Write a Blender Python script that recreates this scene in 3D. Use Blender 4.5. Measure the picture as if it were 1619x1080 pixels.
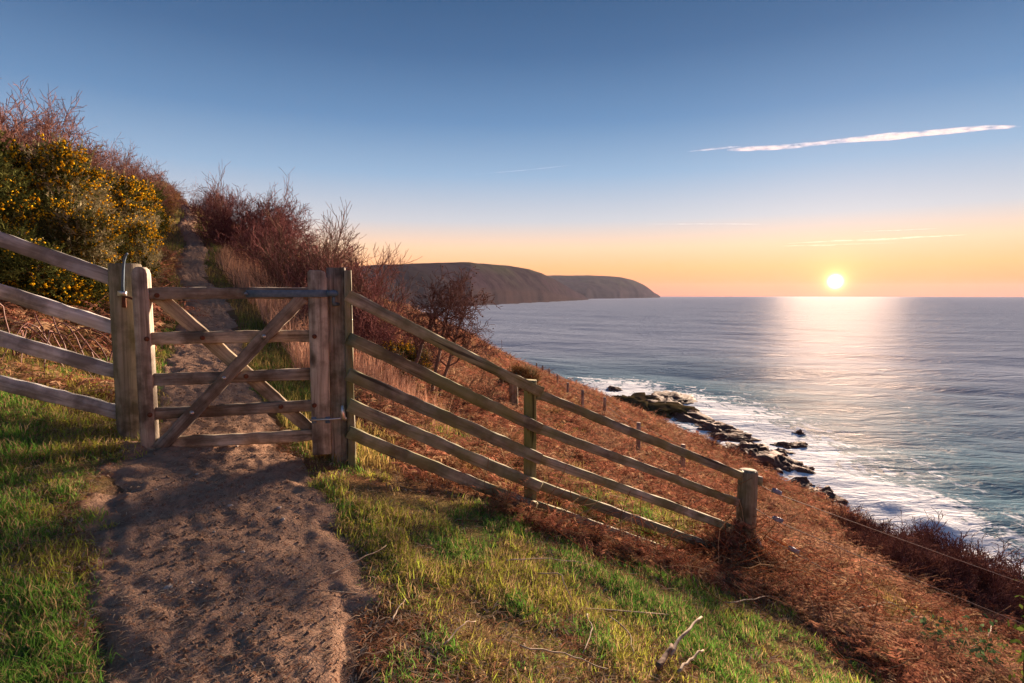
import bpy, math, random
import numpy as np
from mathutils import Vector, Matrix

for _o in list(bpy.data.objects):
    bpy.data.objects.remove(_o)
scene = bpy.context.scene
R = math.radians

# ------------------------------------------------------------------ camera
F = 899.4                      # focal length in photograph pixels (20 mm on 36 mm)
CX, CY, HORV = 809.5, 540.0, 466.0
PITCH = math.atan((CY - HORV) / F)
CAMZ = 36.0                    # metres above the sea (sea level is z = 0)
cam_data = bpy.data.cameras.new('camera')
cam_data.lens = 20.0
cam_data.sensor_width = 36.0
cam_data.clip_start = 0.05
cam_data.clip_end = 120000.0
cam = bpy.data.objects.new('camera', cam_data)
scene.collection.objects.link(cam)
cam.location = (0, 0, CAMZ)
cam.rotation_euler = (math.pi / 2 - PITCH, 0, 0)
scene.camera = cam

# ------------------------------------------------------------------ sky, sun, exposure
SKY_AIR, SKY_DUST, SKY_OZONE, SKY_STRENGTH = 1.0, 0.2, 4.0, 0.1
NISHITA_GAIN = 0.025
RAMP_GAIN = 2.2
SKY_RAMP = [(0.0, (240, 116, 82)), (0.018, (252, 138, 66)), (0.045, (252, 168, 96)), (0.08, (236, 190, 148)),
            (0.125, (188, 185, 188)), (0.20, (136, 160, 186)), (0.28, (93, 126, 163)), (0.375, (62, 94, 132)),
            (0.46, (45, 76, 112))]
SUN_LOBES = [(60000.0, (1.0, 0.88, 0.6), 50.0), (9000.0, (1.0, 0.56, 0.18), 2.6), (1200.0, (1.0, 0.44, 0.10), 0.6), (60.0, (1.0, 0.30, 0.08), 0.10)]
SUN_POWER, SUN_COLOUR, EXPOSURE = 3.3, (1.0, 0.71, 0.50), 2.52
HAZE = 0.000024
SUN_AZ = math.atan((1318 - CX) / F)          # to the right of the view axis
SUN_EL = R(10.0)                              # direction of the light; the disc itself stands just above the sea
SUNV = Vector((math.sin(SUN_AZ) * math.cos(SUN_EL), math.cos(SUN_AZ) * math.cos(SUN_EL), math.sin(SUN_EL)))
DISC_EL = R(1.15)
DISCV = Vector((math.sin(SUN_AZ) * math.cos(DISC_EL), math.cos(SUN_AZ) * math.cos(DISC_EL), math.sin(DISC_EL)))
world = bpy.data.worlds.new('World')
scene.world = world
world.use_nodes = True
wn, wl = world.node_tree.nodes, world.node_tree.links
wn.clear()
w_out = wn.new('ShaderNodeOutputWorld')
w_bg = wn.new('ShaderNodeBackground')
w_sky = wn.new('ShaderNodeTexSky')
w_sky.sky_type = 'NISHITA'
w_sky.sun_disc = False
w_sky.sun_elevation = SUN_EL
w_sky.sun_rotation = SUN_AZ
w_sky.altitude = 40
w_sky.air_density = SKY_AIR
w_sky.dust_density = SKY_DUST
w_sky.ozone_density = SKY_OZONE
w_bg.inputs['Strength'].default_value = SKY_STRENGTH
w_tc = wn.new('ShaderNodeTexCoord')
w_dot = wn.new('ShaderNodeVectorMath'); w_dot.operation = 'DOT_PRODUCT'
w_nrm = wn.new('ShaderNodeVectorMath'); w_nrm.operation = 'NORMALIZE'
wl.new(w_tc.outputs['Generated'], w_nrm.inputs[0])
wl.new(w_nrm.outputs[0], w_dot.inputs[0])
w_dot.inputs[1].default_value = DISCV
def w_math(op, a, b=None):
    n = wn.new('ShaderNodeMath'); n.operation = op
    for i, s in enumerate((a, b)):
        if s is None: continue
        if isinstance(s, (int, float)): n.inputs[i].default_value = s
        else: wl.new(s, n.inputs[i])
    return n.outputs[0]
def w_lobe(k, colour, gain):
    """aureole round the sun: exp(k (cos - 1)) times a colour"""
    e = w_math('EXPONENT', w_math('MULTIPLY', w_math('SUBTRACT', w_dot.outputs['Value'], 1.0), k))
    m = wn.new('ShaderNodeVectorMath'); m.operation = 'SCALE'
    m.inputs[0].default_value = colour
    wl.new(w_math('MULTIPLY', e, gain), m.inputs['Scale'])
    return m.outputs[0]
def w_add(a, b):
    n = wn.new('ShaderNodeVectorMath'); n.operation = 'ADD'
    wl.new(a, n.inputs[0]); wl.new(b, n.inputs[1])
    return n.outputs[0]
# colour of the low winter sky by height above the horizon (display values, made linear)
def lin(r, g, b):
    return tuple(((c / 255) / 12.92 if c < 10.3 else (((c / 255) + 0.055) / 1.055) ** 2.4) for c in (r, g, b))
w_sep = wn.new('ShaderNodeSeparateXYZ'); wl.new(w_nrm.outputs[0], w_sep.inputs[0])
w_ramp = wn.new('ShaderNodeValToRGB')
wl.new(w_math('DIVIDE', w_sep.outputs['Z'], 0.5), w_ramp.inputs[0])
_el = w_ramp.color_ramp.elements
while len(_el) > 1: _el.remove(_el[-1])
for i, (z, c) in enumerate(SKY_RAMP):
    e = _el[0] if i == 0 else _el.new(z / 0.5)
    e.position = z / 0.5
    e.color = (*lin(*c), 1)
w_mul = wn.new('ShaderNodeVectorMath'); w_mul.operation = 'SCALE'
wl.new(w_ramp.outputs[0], w_mul.inputs[0]); w_mul.inputs['Scale'].default_value = RAMP_GAIN
w_nis = wn.new('ShaderNodeVectorMath'); w_nis.operation = 'SCALE'
wl.new(w_sky.outputs[0], w_nis.inputs[0]); w_nis.inputs['Scale'].default_value = NISHITA_GAIN
w_col = w_add(w_mul.outputs[0], w_nis.outputs[0])
for k, c, g in SUN_LOBES:
    w_col = w_add(w_col, w_lobe(k, c, g))
wl.new(w_col, w_bg.inputs['Color'])
wl.new(w_bg.outputs[0], w_out.inputs['Surface'])

sun_data = bpy.data.lights.new('sun', 'SUN')
sun_data.energy = SUN_POWER
sun_data.angle = R(10.0)
sun_data.color = SUN_COLOUR
sun = bpy.data.objects.new('sun', sun_data)
scene.collection.objects.link(sun)
sun.location = (30, 40, 80)
sun.rotation_euler = SUNV.to_track_quat('Z', 'Y').to_euler()

scene.view_settings.view_transform = 'Standard'
scene.view_settings.look = 'None'
scene.view_settings.gamma = 1.0
scene.view_settings.use_curve_mapping = False
scene.view_settings.exposure = EXPOSURE
scene.render.engine = 'CYCLES'
scene.cycles.use_denoising = True
scene.cycles.max_bounces = 6
scene.cycles.diffuse_bounces = 4
scene.cycles.transparent_max_bounces = 12

# ------------------------------------------------------------------ positions and terrain
def ray(u,v):
    cp,sp=math.cos(PITCH),math.sin(PITCH)
    a=(u-CX)/F; b=(CY-v)/F
    y=cp+sp*b; z=-sp+cp*b
    return a/y, z/y
def at(u,v,d):
    a,b=ray(u,v); return np.array([a*d,d,b*d+CAMZ])
def proj(x,y,z):
    cp,sp=math.cos(PITCH),math.sin(PITCH)
    z=z-CAMZ
    dep=y*cp-z*sp; up=y*sp+z*cp
    return CX+F*x/dep, CY-F*up/dep
def sm(a,b,x):
    t=np.clip((x-a)/(b-a),0,1); return t*t*(3-2*t)
def vnoise(x,y,seed=0):
    xi=np.floor(x).astype(np.int64); yi=np.floor(y).astype(np.int64)
    fx=x-xi; fy=y-yi; fx=fx*fx*(3-2*fx); fy=fy*fy*(3-2*fy)
    def hsh(a,b):
        n=(a*374761393+b*668265263+seed*1442695041)&0xffffffff
        n=((n^(n>>13))*1274126177)&0xffffffff
        n=(n^(n>>16))&0xffff
        return n/32767.5-1
    return (hsh(xi,yi)*(1-fx)+hsh(xi+1,yi)*fx)*(1-fy)+(hsh(xi,yi+1)*(1-fx)+hsh(xi+1,yi+1)*fx)*fy
def fbm(x,y,o=4,seed=0):
    s=0;a=1;t=0
    for i in range(o):
        s=s+a*vnoise(x*2**i,y*2**i,seed+i*17); t+=a; a*=.5
    return s/t
def path_x(y):
    yc=np.clip(y,-3,30)
    return -.57*yc+.2-.06*sm(3.8,2.6,yc)+.12*np.sin(yc*.9+.5)*sm(4,8,yc)
def rel(x,y):
    xp=path_x(y); s=x-xp; a=.9
    T=s-a*np.tanh(s/a)*(.62-.62*sm(24,34,y))
    z=-1.9-.4*(xp+T)
    yy=np.clip(y,0,45); 
    z=z-(.0014*yy*yy+.32*np.clip(y-45,0,None))*sm(-14,-4,x)
    z=z-.6*sm(4.5,12,y)*sm(-4,1,x)
    fd=y-np.interp(x,[-1.22,.15,2.30,6.0],[3.98,4.68,5.52,6.8])
    z=z-.19*np.exp(-(fd/.5)**2)*sm(-.3,.7,x)*sm(3.3,2.4,x)
    cr=np.clip(y-25,0,None)
    z=z-(.2*np.sqrt(cr*cr+9)-.6)*sm(-5,-11,x)
    e=np.logaddexp(0,(x-9.3)/.8)*.8
    z=z-.22*e
    z=np.where(z<-37,-37+(z+37)*.15,z)
    z=np.where(z>14,14+(z-14)*.4,z)
    z=z+.10*fbm(x*.35,y*.35,3,3)*sm(2,10,np.hypot(x,y)) +.8*fbm(x*.06,y*.06,3,8)*sm(25,80,np.hypot(x,y))
    return z
def H(x,y):
    x=np.asarray(x,float);y=np.asarray(y,float)
    return rel(x,y)+CAMZ

# ------------------------------------------------------------------ helpers
COL = scene.collection
rng = np.random.default_rng(7)

def make_mesh(name, verts, faces, col=None, smooth=False):
    """verts (N,3); faces (M,3) or (M,4) arrays or a list of such arrays; col (N,3) goes to attribute Col"""
    verts = np.asarray(verts, np.float32)
    if not isinstance(faces, list): faces = [faces]
    faces = [np.asarray(f, np.int32) for f in faces if len(f)]
    me = bpy.data.meshes.new(name)
    me.vertices.add(len(verts)); me.vertices.foreach_set('co', verts.ravel())
    nl = sum(f.size for f in faces); npoly = sum(len(f) for f in faces)
    me.loops.add(nl); me.loops.foreach_set('vertex_index', np.concatenate([f.ravel() for f in faces]))
    me.polygons.add(npoly)
    tot = np.concatenate([np.full(len(f), f.shape[1], np.int32) for f in faces])
    me.polygons.foreach_set('loop_start', np.concatenate([[0], np.cumsum(tot)[:-1]]).astype(np.int32))
    me.polygons.foreach_set('loop_total', tot)
    if smooth: me.polygons.foreach_set('use_smooth', np.ones(npoly, bool))
    if col is not None:
        a = me.attributes.new('Col', 'FLOAT_COLOR', 'POINT')
        c = np.ones((len(verts), 4), np.float32); c[:, :3] = col
        a.data.foreach_set('color', c.ravel())
    me.update(calc_edges=True)
    return me

def attr(me, name, vals):
    a = me.attributes.new(name, 'FLOAT', 'POINT')
    a.data.foreach_set('value', np.asarray(vals, np.float32).ravel())

def link(name, me, mat=None, parent=None, loc=None, mtx=None):
    o = bpy.data.objects.new(name, me); COL.objects.link(o)
    if mat is not None and me is not None and not me.materials: me.materials.append(mat)
    if parent is not None: o.parent = parent
    if mtx is not None: o.matrix_local = mtx
    elif loc is not None: o.location = loc
    return o

def tag(o, label=None, cat=None, group=None, kind=None):
    if label: o['label'] = label
    if cat: o['category'] = cat
    if group: o['group'] = group
    if kind: o['kind'] = kind
    return o

def empty(name, loc, rz=0.0, s=1.0):
    o = bpy.data.objects.new(name, None); COL.objects.link(o)
    o.empty_display_size = 0.2
    o.location = tuple(float(c) for c in loc); o.rotation_euler = (0, 0, rz)
    o.scale = (s, s, s) if np.isscalar(s) else s
    return o

def V(a): return Vector([float(c) for c in a])
def unit(a): return a / np.maximum(np.linalg.norm(a, axis=-1, keepdims=True), 1e-9)

def grid_faces(nr, nc):
    i = np.arange(nr - 1)[:, None] * nc + np.arange(nc - 1)[None, :]
    i = i.ravel()
    return np.stack([i, i + 1, i + nc + 1, i + nc], 1)

def beam_mesh(name, L, h, t, seed, n=10, ch=0.12, rough=0.003, bow=0.0, taper=0.0):
    """sawn timber along +X, height h (Z), thickness t (Y), chamfered, slightly uneven"""
    g = np.random.default_rng(seed)
    c = ch * min(h, t)
    sec = np.array([(-t/2 + c, -h/2), (t/2 - c, -h/2), (t/2, -h/2 + c), (t/2, h/2 - c), (t/2 - c, h/2), (-t/2 + c, h/2), (-t/2, h/2 - c), (-t/2, -h/2 + c)])
    xs = np.linspace(0, L, n)
    vs = []
    off = np.cumsum(g.normal(0, rough * .22, (n, 2)), 0); off -= np.linspace(0, 1, n)[:, None] * off[-1]
    for k, x in enumerate(xs):
        s = sec * (1 - taper * x / L) + g.normal(0, rough, (8, 2)) * .6 + off[k]
        s[:, 1] += bow * math.sin(math.pi * x / L)
        ends = g.normal(0, rough, 8) if k in (0, n - 1) else np.zeros(8)
        vs.append(np.column_stack([x + ends, s[:, 0], s[:, 1]]))
    v = np.concatenate(vs)
    i = (np.arange(n - 1)[:, None] * 8 + np.arange(8)[None, :]).ravel()
    j = (np.arange(n - 1)[:, None] * 8 + (np.arange(8)[None, :] + 1) % 8).ravel()
    q = np.stack([i, j, j + 8, i + 8], 1)
    e = (n - 1) * 8
    caps = np.array([[0, 7, 6, 5], [0, 5, 4, 3], [0, 3, 2, 1], [e, e+1, e+2, e+3], [e, e+3, e+4, e+5], [e, e+5, e+6, e+7]])
    q = q[:, ::-1]
    return make_mesh(name, v, [np.concatenate([q, caps[:, ::-1]])])

def frame(p0, p1, up=(0, 0, 1), origin=(0, 0, 0)):
    """matrix with X along p0->p1 and Z near up, in the space whose origin is given"""
    x = unit(np.asarray(p1, float) - p0); u = np.asarray(up, float)
    y = unit(np.cross(u, x)); z = np.cross(x, y)
    p = np.asarray(p0, float) - np.asarray(origin, float)
    return Matrix(((x[0], y[0], z[0], p[0]), (x[1], y[1], z[1], p[1]), (x[2], y[2], z[2], p[2]), (0, 0, 0, 1)))

_seed = [100]
def beam(name, p0, p1, h, t, mat, parent, up=(0, 0, 1), **kw):
    _seed[0] += 1
    p0 = np.asarray(p0, float); p1 = np.asarray(p1, float)
    me = beam_mesh(name, float(np.linalg.norm(p1 - p0)), h, t, _seed[0], **kw)
    org = np.array(parent.location) if parent is not None else np.zeros(3)
    return link(name, me, mat, parent, mtx=frame(p0, p1, up, org))

def tubes(p0, p1, r0, r1, k=3):
    """vectorised open prisms along segments; returns verts, quads"""
    p0, p1 = np.asarray(p0, float), np.asarray(p1, float)
    n = len(p0); d = unit(p1 - p0)
    a = np.where(np.abs(d[:, 2:3]) < .9, np.array([[0, 0, 1.]]), np.array([[1., 0, 0]]))
    s = unit(np.cross(d, a)); t = np.cross(d, s)
    ang = np.arange(k) * 2 * math.pi / k
    ring = s[:, None, :] * np.cos(ang)[None, :, None] + t[:, None, :] * np.sin(ang)[None, :, None]
    v = np.concatenate([p0[:, None, :] + ring * np.asarray(r0)[:, None, None], p1[:, None, :] + ring * np.asarray(r1)[:, None, None]], 1)
    b = np.arange(n)[:, None] * 2 * k
    i = np.arange(k)[None, :]; j = (i + 1) % k
    q = np.stack([b + i, b + j, b + k + j, b + k + i], -1).reshape(-1, 4)
    return v.reshape(-1, 3), q

def lathe_mesh(name, prof, k=20, jitter=0.0, seed=1, cap=True):
    """surface of revolution about Z; prof = [(r, z)]"""
    g = np.random.default_rng(seed)
    ang = np.arange(k) * 2 * math.pi / k
    wob = 1 + g.normal(0, jitter, k)
    v = []
    for r, z in prof:
        v.append(np.column_stack([np.cos(ang) * r * wob, np.sin(ang) * r * wob, np.full(k, z) + g.normal(0, jitter * .3, k) * r]))
    v = np.concatenate(v); n = len(prof)
    i = (np.arange(n - 1)[:, None] * k + np.arange(k)).ravel(); j = (np.arange(n - 1)[:, None] * k + (np.arange(k) + 1) % k).ravel()
    fs = [np.stack([i, j, j + k, i + k], 1)]
    if cap:
        c0 = len(v); v = np.vstack([v, [[0, 0, prof[0][1]], [0, 0, prof[-1][1]]]])
        a = np.arange(k); b = (a + 1) % k
        fs.append(np.concatenate([np.stack([np.full(k, c0), b, a], 1), np.stack([np.full(k, c0 + 1), a + (n-1)*k, b + (n-1)*k], 1)]))
    return make_mesh(name, v, fs, smooth=False)

def curve_mesh(name, pts, radii, k=6):
    """closed tube through points"""
    pts = np.asarray(pts, float); n = len(pts)
    tan = unit(np.gradient(pts, axis=0)); up = np.array([.13, .21, .97])
    s = unit(np.cross(tan, up)); t = np.cross(tan, s)
    ang = np.arange(k) * 2 * math.pi / k
    v = (pts[:, None] + (s[:, None] * np.cos(ang)[None, :, None] + t[:, None] * np.sin(ang)[None, :, None]) * np.asarray(radii)[:, None, None]).reshape(-1, 3)
    i = (np.arange(n - 1)[:, None] * k + np.arange(k)).ravel(); j = (np.arange(n - 1)[:, None] * k + (np.arange(k) + 1) % k).ravel()
    q = np.stack([i, j, j + k, i + k], 1)
    v = np.vstack([v, pts[:1], pts[-1:]]); a = np.arange(k); b = (a + 1) % k; e = (n - 1) * k
    caps = np.concatenate([np.stack([np.full(k, n*k), b, a], 1), np.stack([np.full(k, n*k+1), a + e, b + e], 1)])
    return make_mesh(name, v, [q, caps], smooth=True)

def blades(P, h, w, az, lean, col, arc=1.0):
    """grass blades: 5 vertices, 2 faces each; all arguments are arrays over blades"""
    n = len(P); z = np.zeros(n)
    side = np.stack([np.cos(az), np.sin(az), z], 1); fwd = np.stack([-np.sin(az), np.cos(az), z], 1)
    up = np.array([[0, 0, 1.]])
    h_, w_, l_ = h[:, None], w[:, None], lean[:, None]
    mid = P + up * arc * h_ * .6 * np.sqrt(np.clip(1 - (l_ * .6) ** 2, .05, 1)) + fwd * h_ * .5 * l_ * .6
    tip = P + up * arc * h_ * np.sqrt(np.clip(1 - l_ ** 2, .02, 1)) + fwd * h_ * l_
    v = np.stack([P - side * w_ / 2, P + side * w_ / 2, mid + side * w_ * .42, mid - side * w_ * .42, tip], 1).reshape(-1, 3)
    b = np.arange(n)[:, None] * 5
    q = b + np.array([[0, 1, 2, 3]]); t = b + np.array([[3, 2, 4]])
    c = np.repeat(col[:, None, :], 5, 1)
    return v, q, t, c.reshape(-1, 3)

def scatter(name, pts, rot, scl, protos, idx=None):
    """one 'stuff' object: instances of prototype meshes on points (geometry nodes)"""
    me = bpy.data.meshes.new(name)
    me.vertices.add(len(pts)); me.vertices.foreach_set('co', np.asarray(pts, np.float32).ravel())
    a = me.attributes.new('rot', 'FLOAT_VECTOR', 'POINT'); a.data.foreach_set('vector', np.asarray(rot, np.float32).ravel())
    a = me.attributes.new('scl', 'FLOAT', 'POINT'); a.data.foreach_set('value', np.asarray(scl, np.float32).ravel())
    a = me.attributes.new('idx', 'INT', 'POINT'); a.data.foreach_set('value', (rng.integers(0, len(protos), len(pts)) if idx is None else np.asarray(idx)).astype(np.int32))
    o = link(name, me)
    c = bpy.data.collections.new(name + '_pieces')
    for i, m in enumerate(protos):
        c.objects.link(bpy.data.objects.new('%s_piece_%02d' % (name, i), m))
    ng = bpy.data.node_groups.new(name + '_scatter', 'GeometryNodeTree')
    ng.interface.new_socket('Geometry', in_out='INPUT', socket_type='NodeSocketGeometry')
    ng.interface.new_socket('Geometry', in_out='OUTPUT', socket_type='NodeSocketGeometry')
    N, L = ng.nodes, ng.links
    gi, go = N.new('NodeGroupInput'), N.new('NodeGroupOutput')
    iop = N.new('GeometryNodeInstanceOnPoints'); ci = N.new('GeometryNodeCollectionInfo')
    ci.inputs['Collection'].default_value = c
    ci.inputs['Separate Children'].default_value = True; ci.inputs['Reset Children'].default_value = True
    def na(t, n):
        q = N.new('GeometryNodeInputNamedAttribute'); q.data_type = t; q.inputs['Name'].default_value = n
        return q.outputs['Attribute']
    L.new(gi.outputs[0], iop.inputs['Points']); L.new(ci.outputs[0], iop.inputs['Instance'])
    iop.inputs['Pick Instance'].default_value = True
    L.new(na('INT', 'idx'), iop.inputs['Instance Index']); L.new(na('FLOAT_VECTOR', 'rot'), iop.inputs['Rotation']); L.new(na('FLOAT', 'scl'), iop.inputs['Scale'])
    L.new(iop.outputs[0], go.inputs[0])
    m = o.modifiers.new('scatter', 'NODES'); m.node_group = ng
    return o

# ------------------------------------------------------------------ materials
class NT:
    def __init__(self, name):
        self.m = bpy.data.materials.new(name); self.m.use_nodes = True
        self.n, self.l = self.m.node_tree.nodes, self.m.node_tree.links
        self.n.clear(); self.out = self.n.new('ShaderNodeOutputMaterial')
    def node(self, t, **kw):
        q = self.n.new(t)
        for k, v in kw.items():
            if k.startswith('_'): setattr(q, k[1:], v)
        return q
    def set(self, s, v):
        if v is None: return
        if hasattr(v, 'is_linked') or hasattr(v, 'links'): self.l.new(v, s)
        elif isinstance(v, (tuple, list)) and len(v) == 3 and len(s.default_value) == 4: s.default_value = (*v, 1)
        else: s.default_value = v
    def coord(self, which='Object', scale=(1, 1, 1), rnd=False):
        tc = self.n.new('ShaderNodeTexCoord'); mp = self.n.new('ShaderNodeMapping')
        self.l.new(tc.outputs[which], mp.inputs[0]); mp.inputs['Scale'].default_value = scale
        if rnd:
            oi = self.n.new('ShaderNodeObjectInfo'); sc = self.n.new('ShaderNodeVectorMath'); sc.operation = 'SCALE'
            sc.inputs[0].default_value = (37, 91, 53); self.l.new(oi.outputs['Random'], sc.inputs['Scale'])
            self.l.new(sc.outputs[0], mp.inputs['Location'])
        return mp.outputs[0]
    def noise(self, vec, scale, detail=4, rough=.55, dist=0.0, out='Fac'):
        q = self.n.new('ShaderNodeTexNoise'); self.l.new(vec, q.inputs['Vector'])
        q.inputs['Scale'].default_value = scale; q.inputs['Detail'].default_value = detail; q.inputs['Roughness'].default_value = rough
        q.inputs['Distortion'].default_value = dist
        return q.outputs[out]
    def ramp(self, f, stops):
        q = self.n.new('ShaderNodeValToRGB'); self.l.new(f, q.inputs[0]); e = q.color_ramp.elements
        while len(e) > 1: e.remove(e[-1])
        for i, (p, c) in enumerate(stops):
            x = e[0] if i == 0 else e.new(p)
            x.position = p; x.color = (*c, 1) if not np.isscalar(c) else (c, c, c, 1)
        return q.outputs[0]
    def mix(self, f, a, b, mode='MIX'):
        q = self.n.new('ShaderNodeMix'); q.data_type = 'RGBA'; q.blend_type = mode
        self.set(q.inputs[0], f); self.set(q.inputs[6], a); self.set(q.inputs[7], b)
        return q.outputs[2]
    def math(self, op, a, b=None, clamp=False):
        q = self.n.new('ShaderNodeMath'); q.operation = op; q.use_clamp = clamp
        self.set(q.inputs[0], a); self.set(q.inputs[1], b)
        return q.outputs[0]
    def attr(self, name, out='Color'):
        q = self.n.new('ShaderNodeAttribute'); q.attribute_name = name
        return q.outputs[out]
    def bump(self, h, strength=.5, dist=.01, normal=None):
        q = self.n.new('ShaderNodeBump'); self.l.new(h, q.inputs['Height'])
        q.inputs['Strength'].default_value = strength; q.inputs['Distance'].default_value = dist
        if normal is not None: self.l.new(normal, q.inputs['Normal'])
        return q.outputs[0]
    def pbr(self, col, rough=.8, spec=.3, metal=0.0, normal=None, translucent=0.0, tcol=None):
        b = self.n.new('ShaderNodeBsdfPrincipled')
        self.set(b.inputs['Base Color'], col); self.set(b.inputs['Roughness'], rough); self.set(b.inputs['Specular IOR Level'], spec)
        self.set(b.inputs['Metallic'], metal)
        if normal is not None: self.l.new(normal, b.inputs['Normal'])
        sh = b.outputs[0]
        if translucent:
            t = self.n.new('ShaderNodeBsdfTranslucent'); self.set(t.inputs[0], tcol if tcol is not None else col)
            mx = self.n.new('ShaderNodeMixShader'); mx.inputs[0].default_value = translucent
            self.l.new(sh, mx.inputs[1]); self.l.new(t.outputs[0], mx.inputs[2]); sh = mx.outputs[0]
        self.l.new(sh, self.out.inputs['Surface'])
        return self.m

def wood(name, light, dark, algae=0.0, axis=0):
    t = NT(name)
    s = [26, 26, 26]; s[axis] = 1.3
    v = t.coord('Object', tuple(s), rnd=True)
    g = t.noise(v, 1.0, 9, .68, .5)
    v2 = t.coord('Object', (3, 3, 3), rnd=True)
    st = t.noise(v2, 1.6, 5, .6)
    kn = t.node('ShaderNodeTexVoronoi'); sk = [9, 9, 9]; sk[axis] = 3.2
    t.l.new(t.coord('Object', tuple(sk), rnd=True), kn.inputs['Vector']); kn.inputs['Scale'].default_value = .7
    knot = t.ramp(kn.outputs['Distance'], [(.06, 1.0), (.16, 0.0)])
    c = t.mix(t.ramp(g, [(.36, 0.0), (.46, .45), (.62, 1.0)]), dark, light)
    oi = t.node('ShaderNodeObjectInfo'); hs = t.node('ShaderNodeHueSaturation')        # every board has weathered differently
    t.l.new(c, hs.inputs['Color']); t.l.new(t.math('ADD', t.math('MULTIPLY', oi.outputs['Random'], .55), .70), hs.inputs['Value'])
    t.l.new(t.math('ADD', t.math('MULTIPLY', t.math('FRACT', t.math('MULTIPLY', oi.outputs['Random'], 7.3)), .5), .7), hs.inputs['Saturation'])
    c = hs.outputs[0]
    c = t.mix(t.ramp(st, [(.42, 0.0), (.62, .8)]), c, tuple(x * .55 for x in dark), 'MIX')
    c = t.mix(t.math('MULTIPLY', knot, .75), c, tuple(x * .4 for x in dark))
    if algae:
        a = t.ramp(t.noise(v2, .9, 4, .6), [(.38, 0.0), (.62, algae)])
        c = t.mix(a, c, (.17, .185, .065))
    ck = t.ramp(t.noise(v, .55, 3, .5, .2), [(.30, 1.0), (.345, 0.0)])        # drying cracks along the grain
    c = t.mix(t.math('MULTIPLY', ck, .85), c, tuple(x * .25 for x in dark))
    fine = t.noise(v, 3.5, 3, .6)
    hgt = t.math('ADD', g, t.math('MULTIPLY', fine, .5))
    return t.pbr(c, .85, .2, normal=t.bump(hgt, .75, .006))

M = {}
M['wood_gate'] = wood('weathered_gate_wood', (.46, .395, .30), (.14, .108, .076))
M['wood_stile'] = wood('weathered_stile_wood', (.48, .415, .32), (.15, .117, .082))
M['wood_silver'] = wood('silvered_rail_wood', (.58, .585, .565), (.25, .238, .22))
M['wood_rail'] = wood('lichened_rail_wood', (.40, .375, .30), (.14, .12, .09), .65)
M['wood_post'] = wood('round_post_wood', (.44, .37, .28), (.10, .08, .06), .3, axis=2)
M['wood_hpost'] = wood('square_post_wood', (.46, .39, .30), (.10, .078, .058), .15)
M['wood_mossy'] = wood('mossy_post_wood', (.38, .34, .17), (.14, .14, .055), .9)
M['wood_stake'] = wood('grey_stake_wood', (.44, .34, .27), (.20, .14, .11))

def simple(name, a, b, scale=20, rough=.6, metal=0.0, spec=.4, bump=.2):
    t = NT(name); v = t.coord('Object', rnd=True)
    n = t.noise(v, scale, 4)
    return t.pbr(t.mix(t.ramp(n, [(.35, 0.0), (.65, 1.0)]), a, b), rough, spec, metal, normal=t.bump(n, bump, .004))
M['galv'] = simple('galvanised_steel', (.075, .125, .185), (.11, .17, .24), 40, .65, .1, .2, .03)
M['zinc'] = simple('bright_zinc', (.5, .5, .5), (.62, .62, .6), 40, .35, .9)
M['rust'] = simple('rusted_iron', (.17, .06, .028), (.09, .035, .02), 60, .85, .1)
M['wire'] = simple('weathered_wire', (.22, .19, .17), (.14, .10, .08), 60, .5, .6)
M['twine'] = simple('orange_twine', (.5, .17, .03), (.38, .12, .03), 60, .8)
M['plastic'] = simple('blue_grey_plastic', (.11, .14, .23), (.22, .26, .36), 30, .6, 0, .2)
M['stick'] = simple('bleached_stick', (.42, .34, .25), (.25, .18, .12), 30, .85)
M['stick_dark'] = simple('dark_stick', (.16, .10, .065), (.09, .055, .04), 30, .9)
M['stone'] = simple('pale_stone', (.42, .38, .34), (.28, .24, .21), 30, .85)
M['bark_pale'] = simple('pale_strut_bark', (.44, .37, .29), (.24, .18, .13), 18, .85)

def plant(name, trans=.3, rough=.7, tint=(1, 1, 1), var=.25, patch=None, spec=0.0):
    """plant matter: colour comes per piece from attribute Col, with per-copy variation"""
    t = NT(name)
    c = t.attr('Col')
    oi = t.node('ShaderNodeObjectInfo')
    hs = t.node('ShaderNodeHueSaturation')
    t.l.new(c, hs.inputs['Color'])
    t.l.new(t.math('ADD', t.math('MULTIPLY', oi.outputs['Random'], var * 2), 1 - var), hs.inputs['Value'])
    c = hs.outputs[0]
    if patch:                                   # drifts of paler, darker and greener growth over the slope
        ge = t.node('ShaderNodeNewGeometry')
        a = t.noise(ge.outputs['Position'], .55, 4, .6); b = t.noise(ge.outputs['Position'], 1.7, 4, .6)
        c = t.mix(t.ramp(a, [(.50, 0.0), (.66, .75)]), c, patch[0]); c = t.mix(t.ramp(b, [(.56, 0.0), (.70, .6)]), c, patch[1])
        c = t.mix(t.ramp(b, [(.30, .55), (.42, 0.0)]), c, patch[2])
    return t.pbr(c, rough, spec, translucent=trans)
M['grass'] = plant('grass_blades', .45, .6, var=0)
M['drygrass'] = plant('dry_grass_stalks', .3, .8, var=0)
M['bracken'] = plant('dead_bracken', .3, .85, var=.38, patch=((.46, .29, .19), (.27, .21, .075), (.15, .065, .046)))
M['twigs'] = plant('bare_twigs', 0, .9, var=.15)
M['gorse'] = plant('gorse_shoots', .15, .8, var=.2)
M['petal'] = plant('gorse_petals', .3, .6, var=.1)
M['leaf'] = plant('glossy_leaves', .25, .4, var=.1, spec=0.0)

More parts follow.
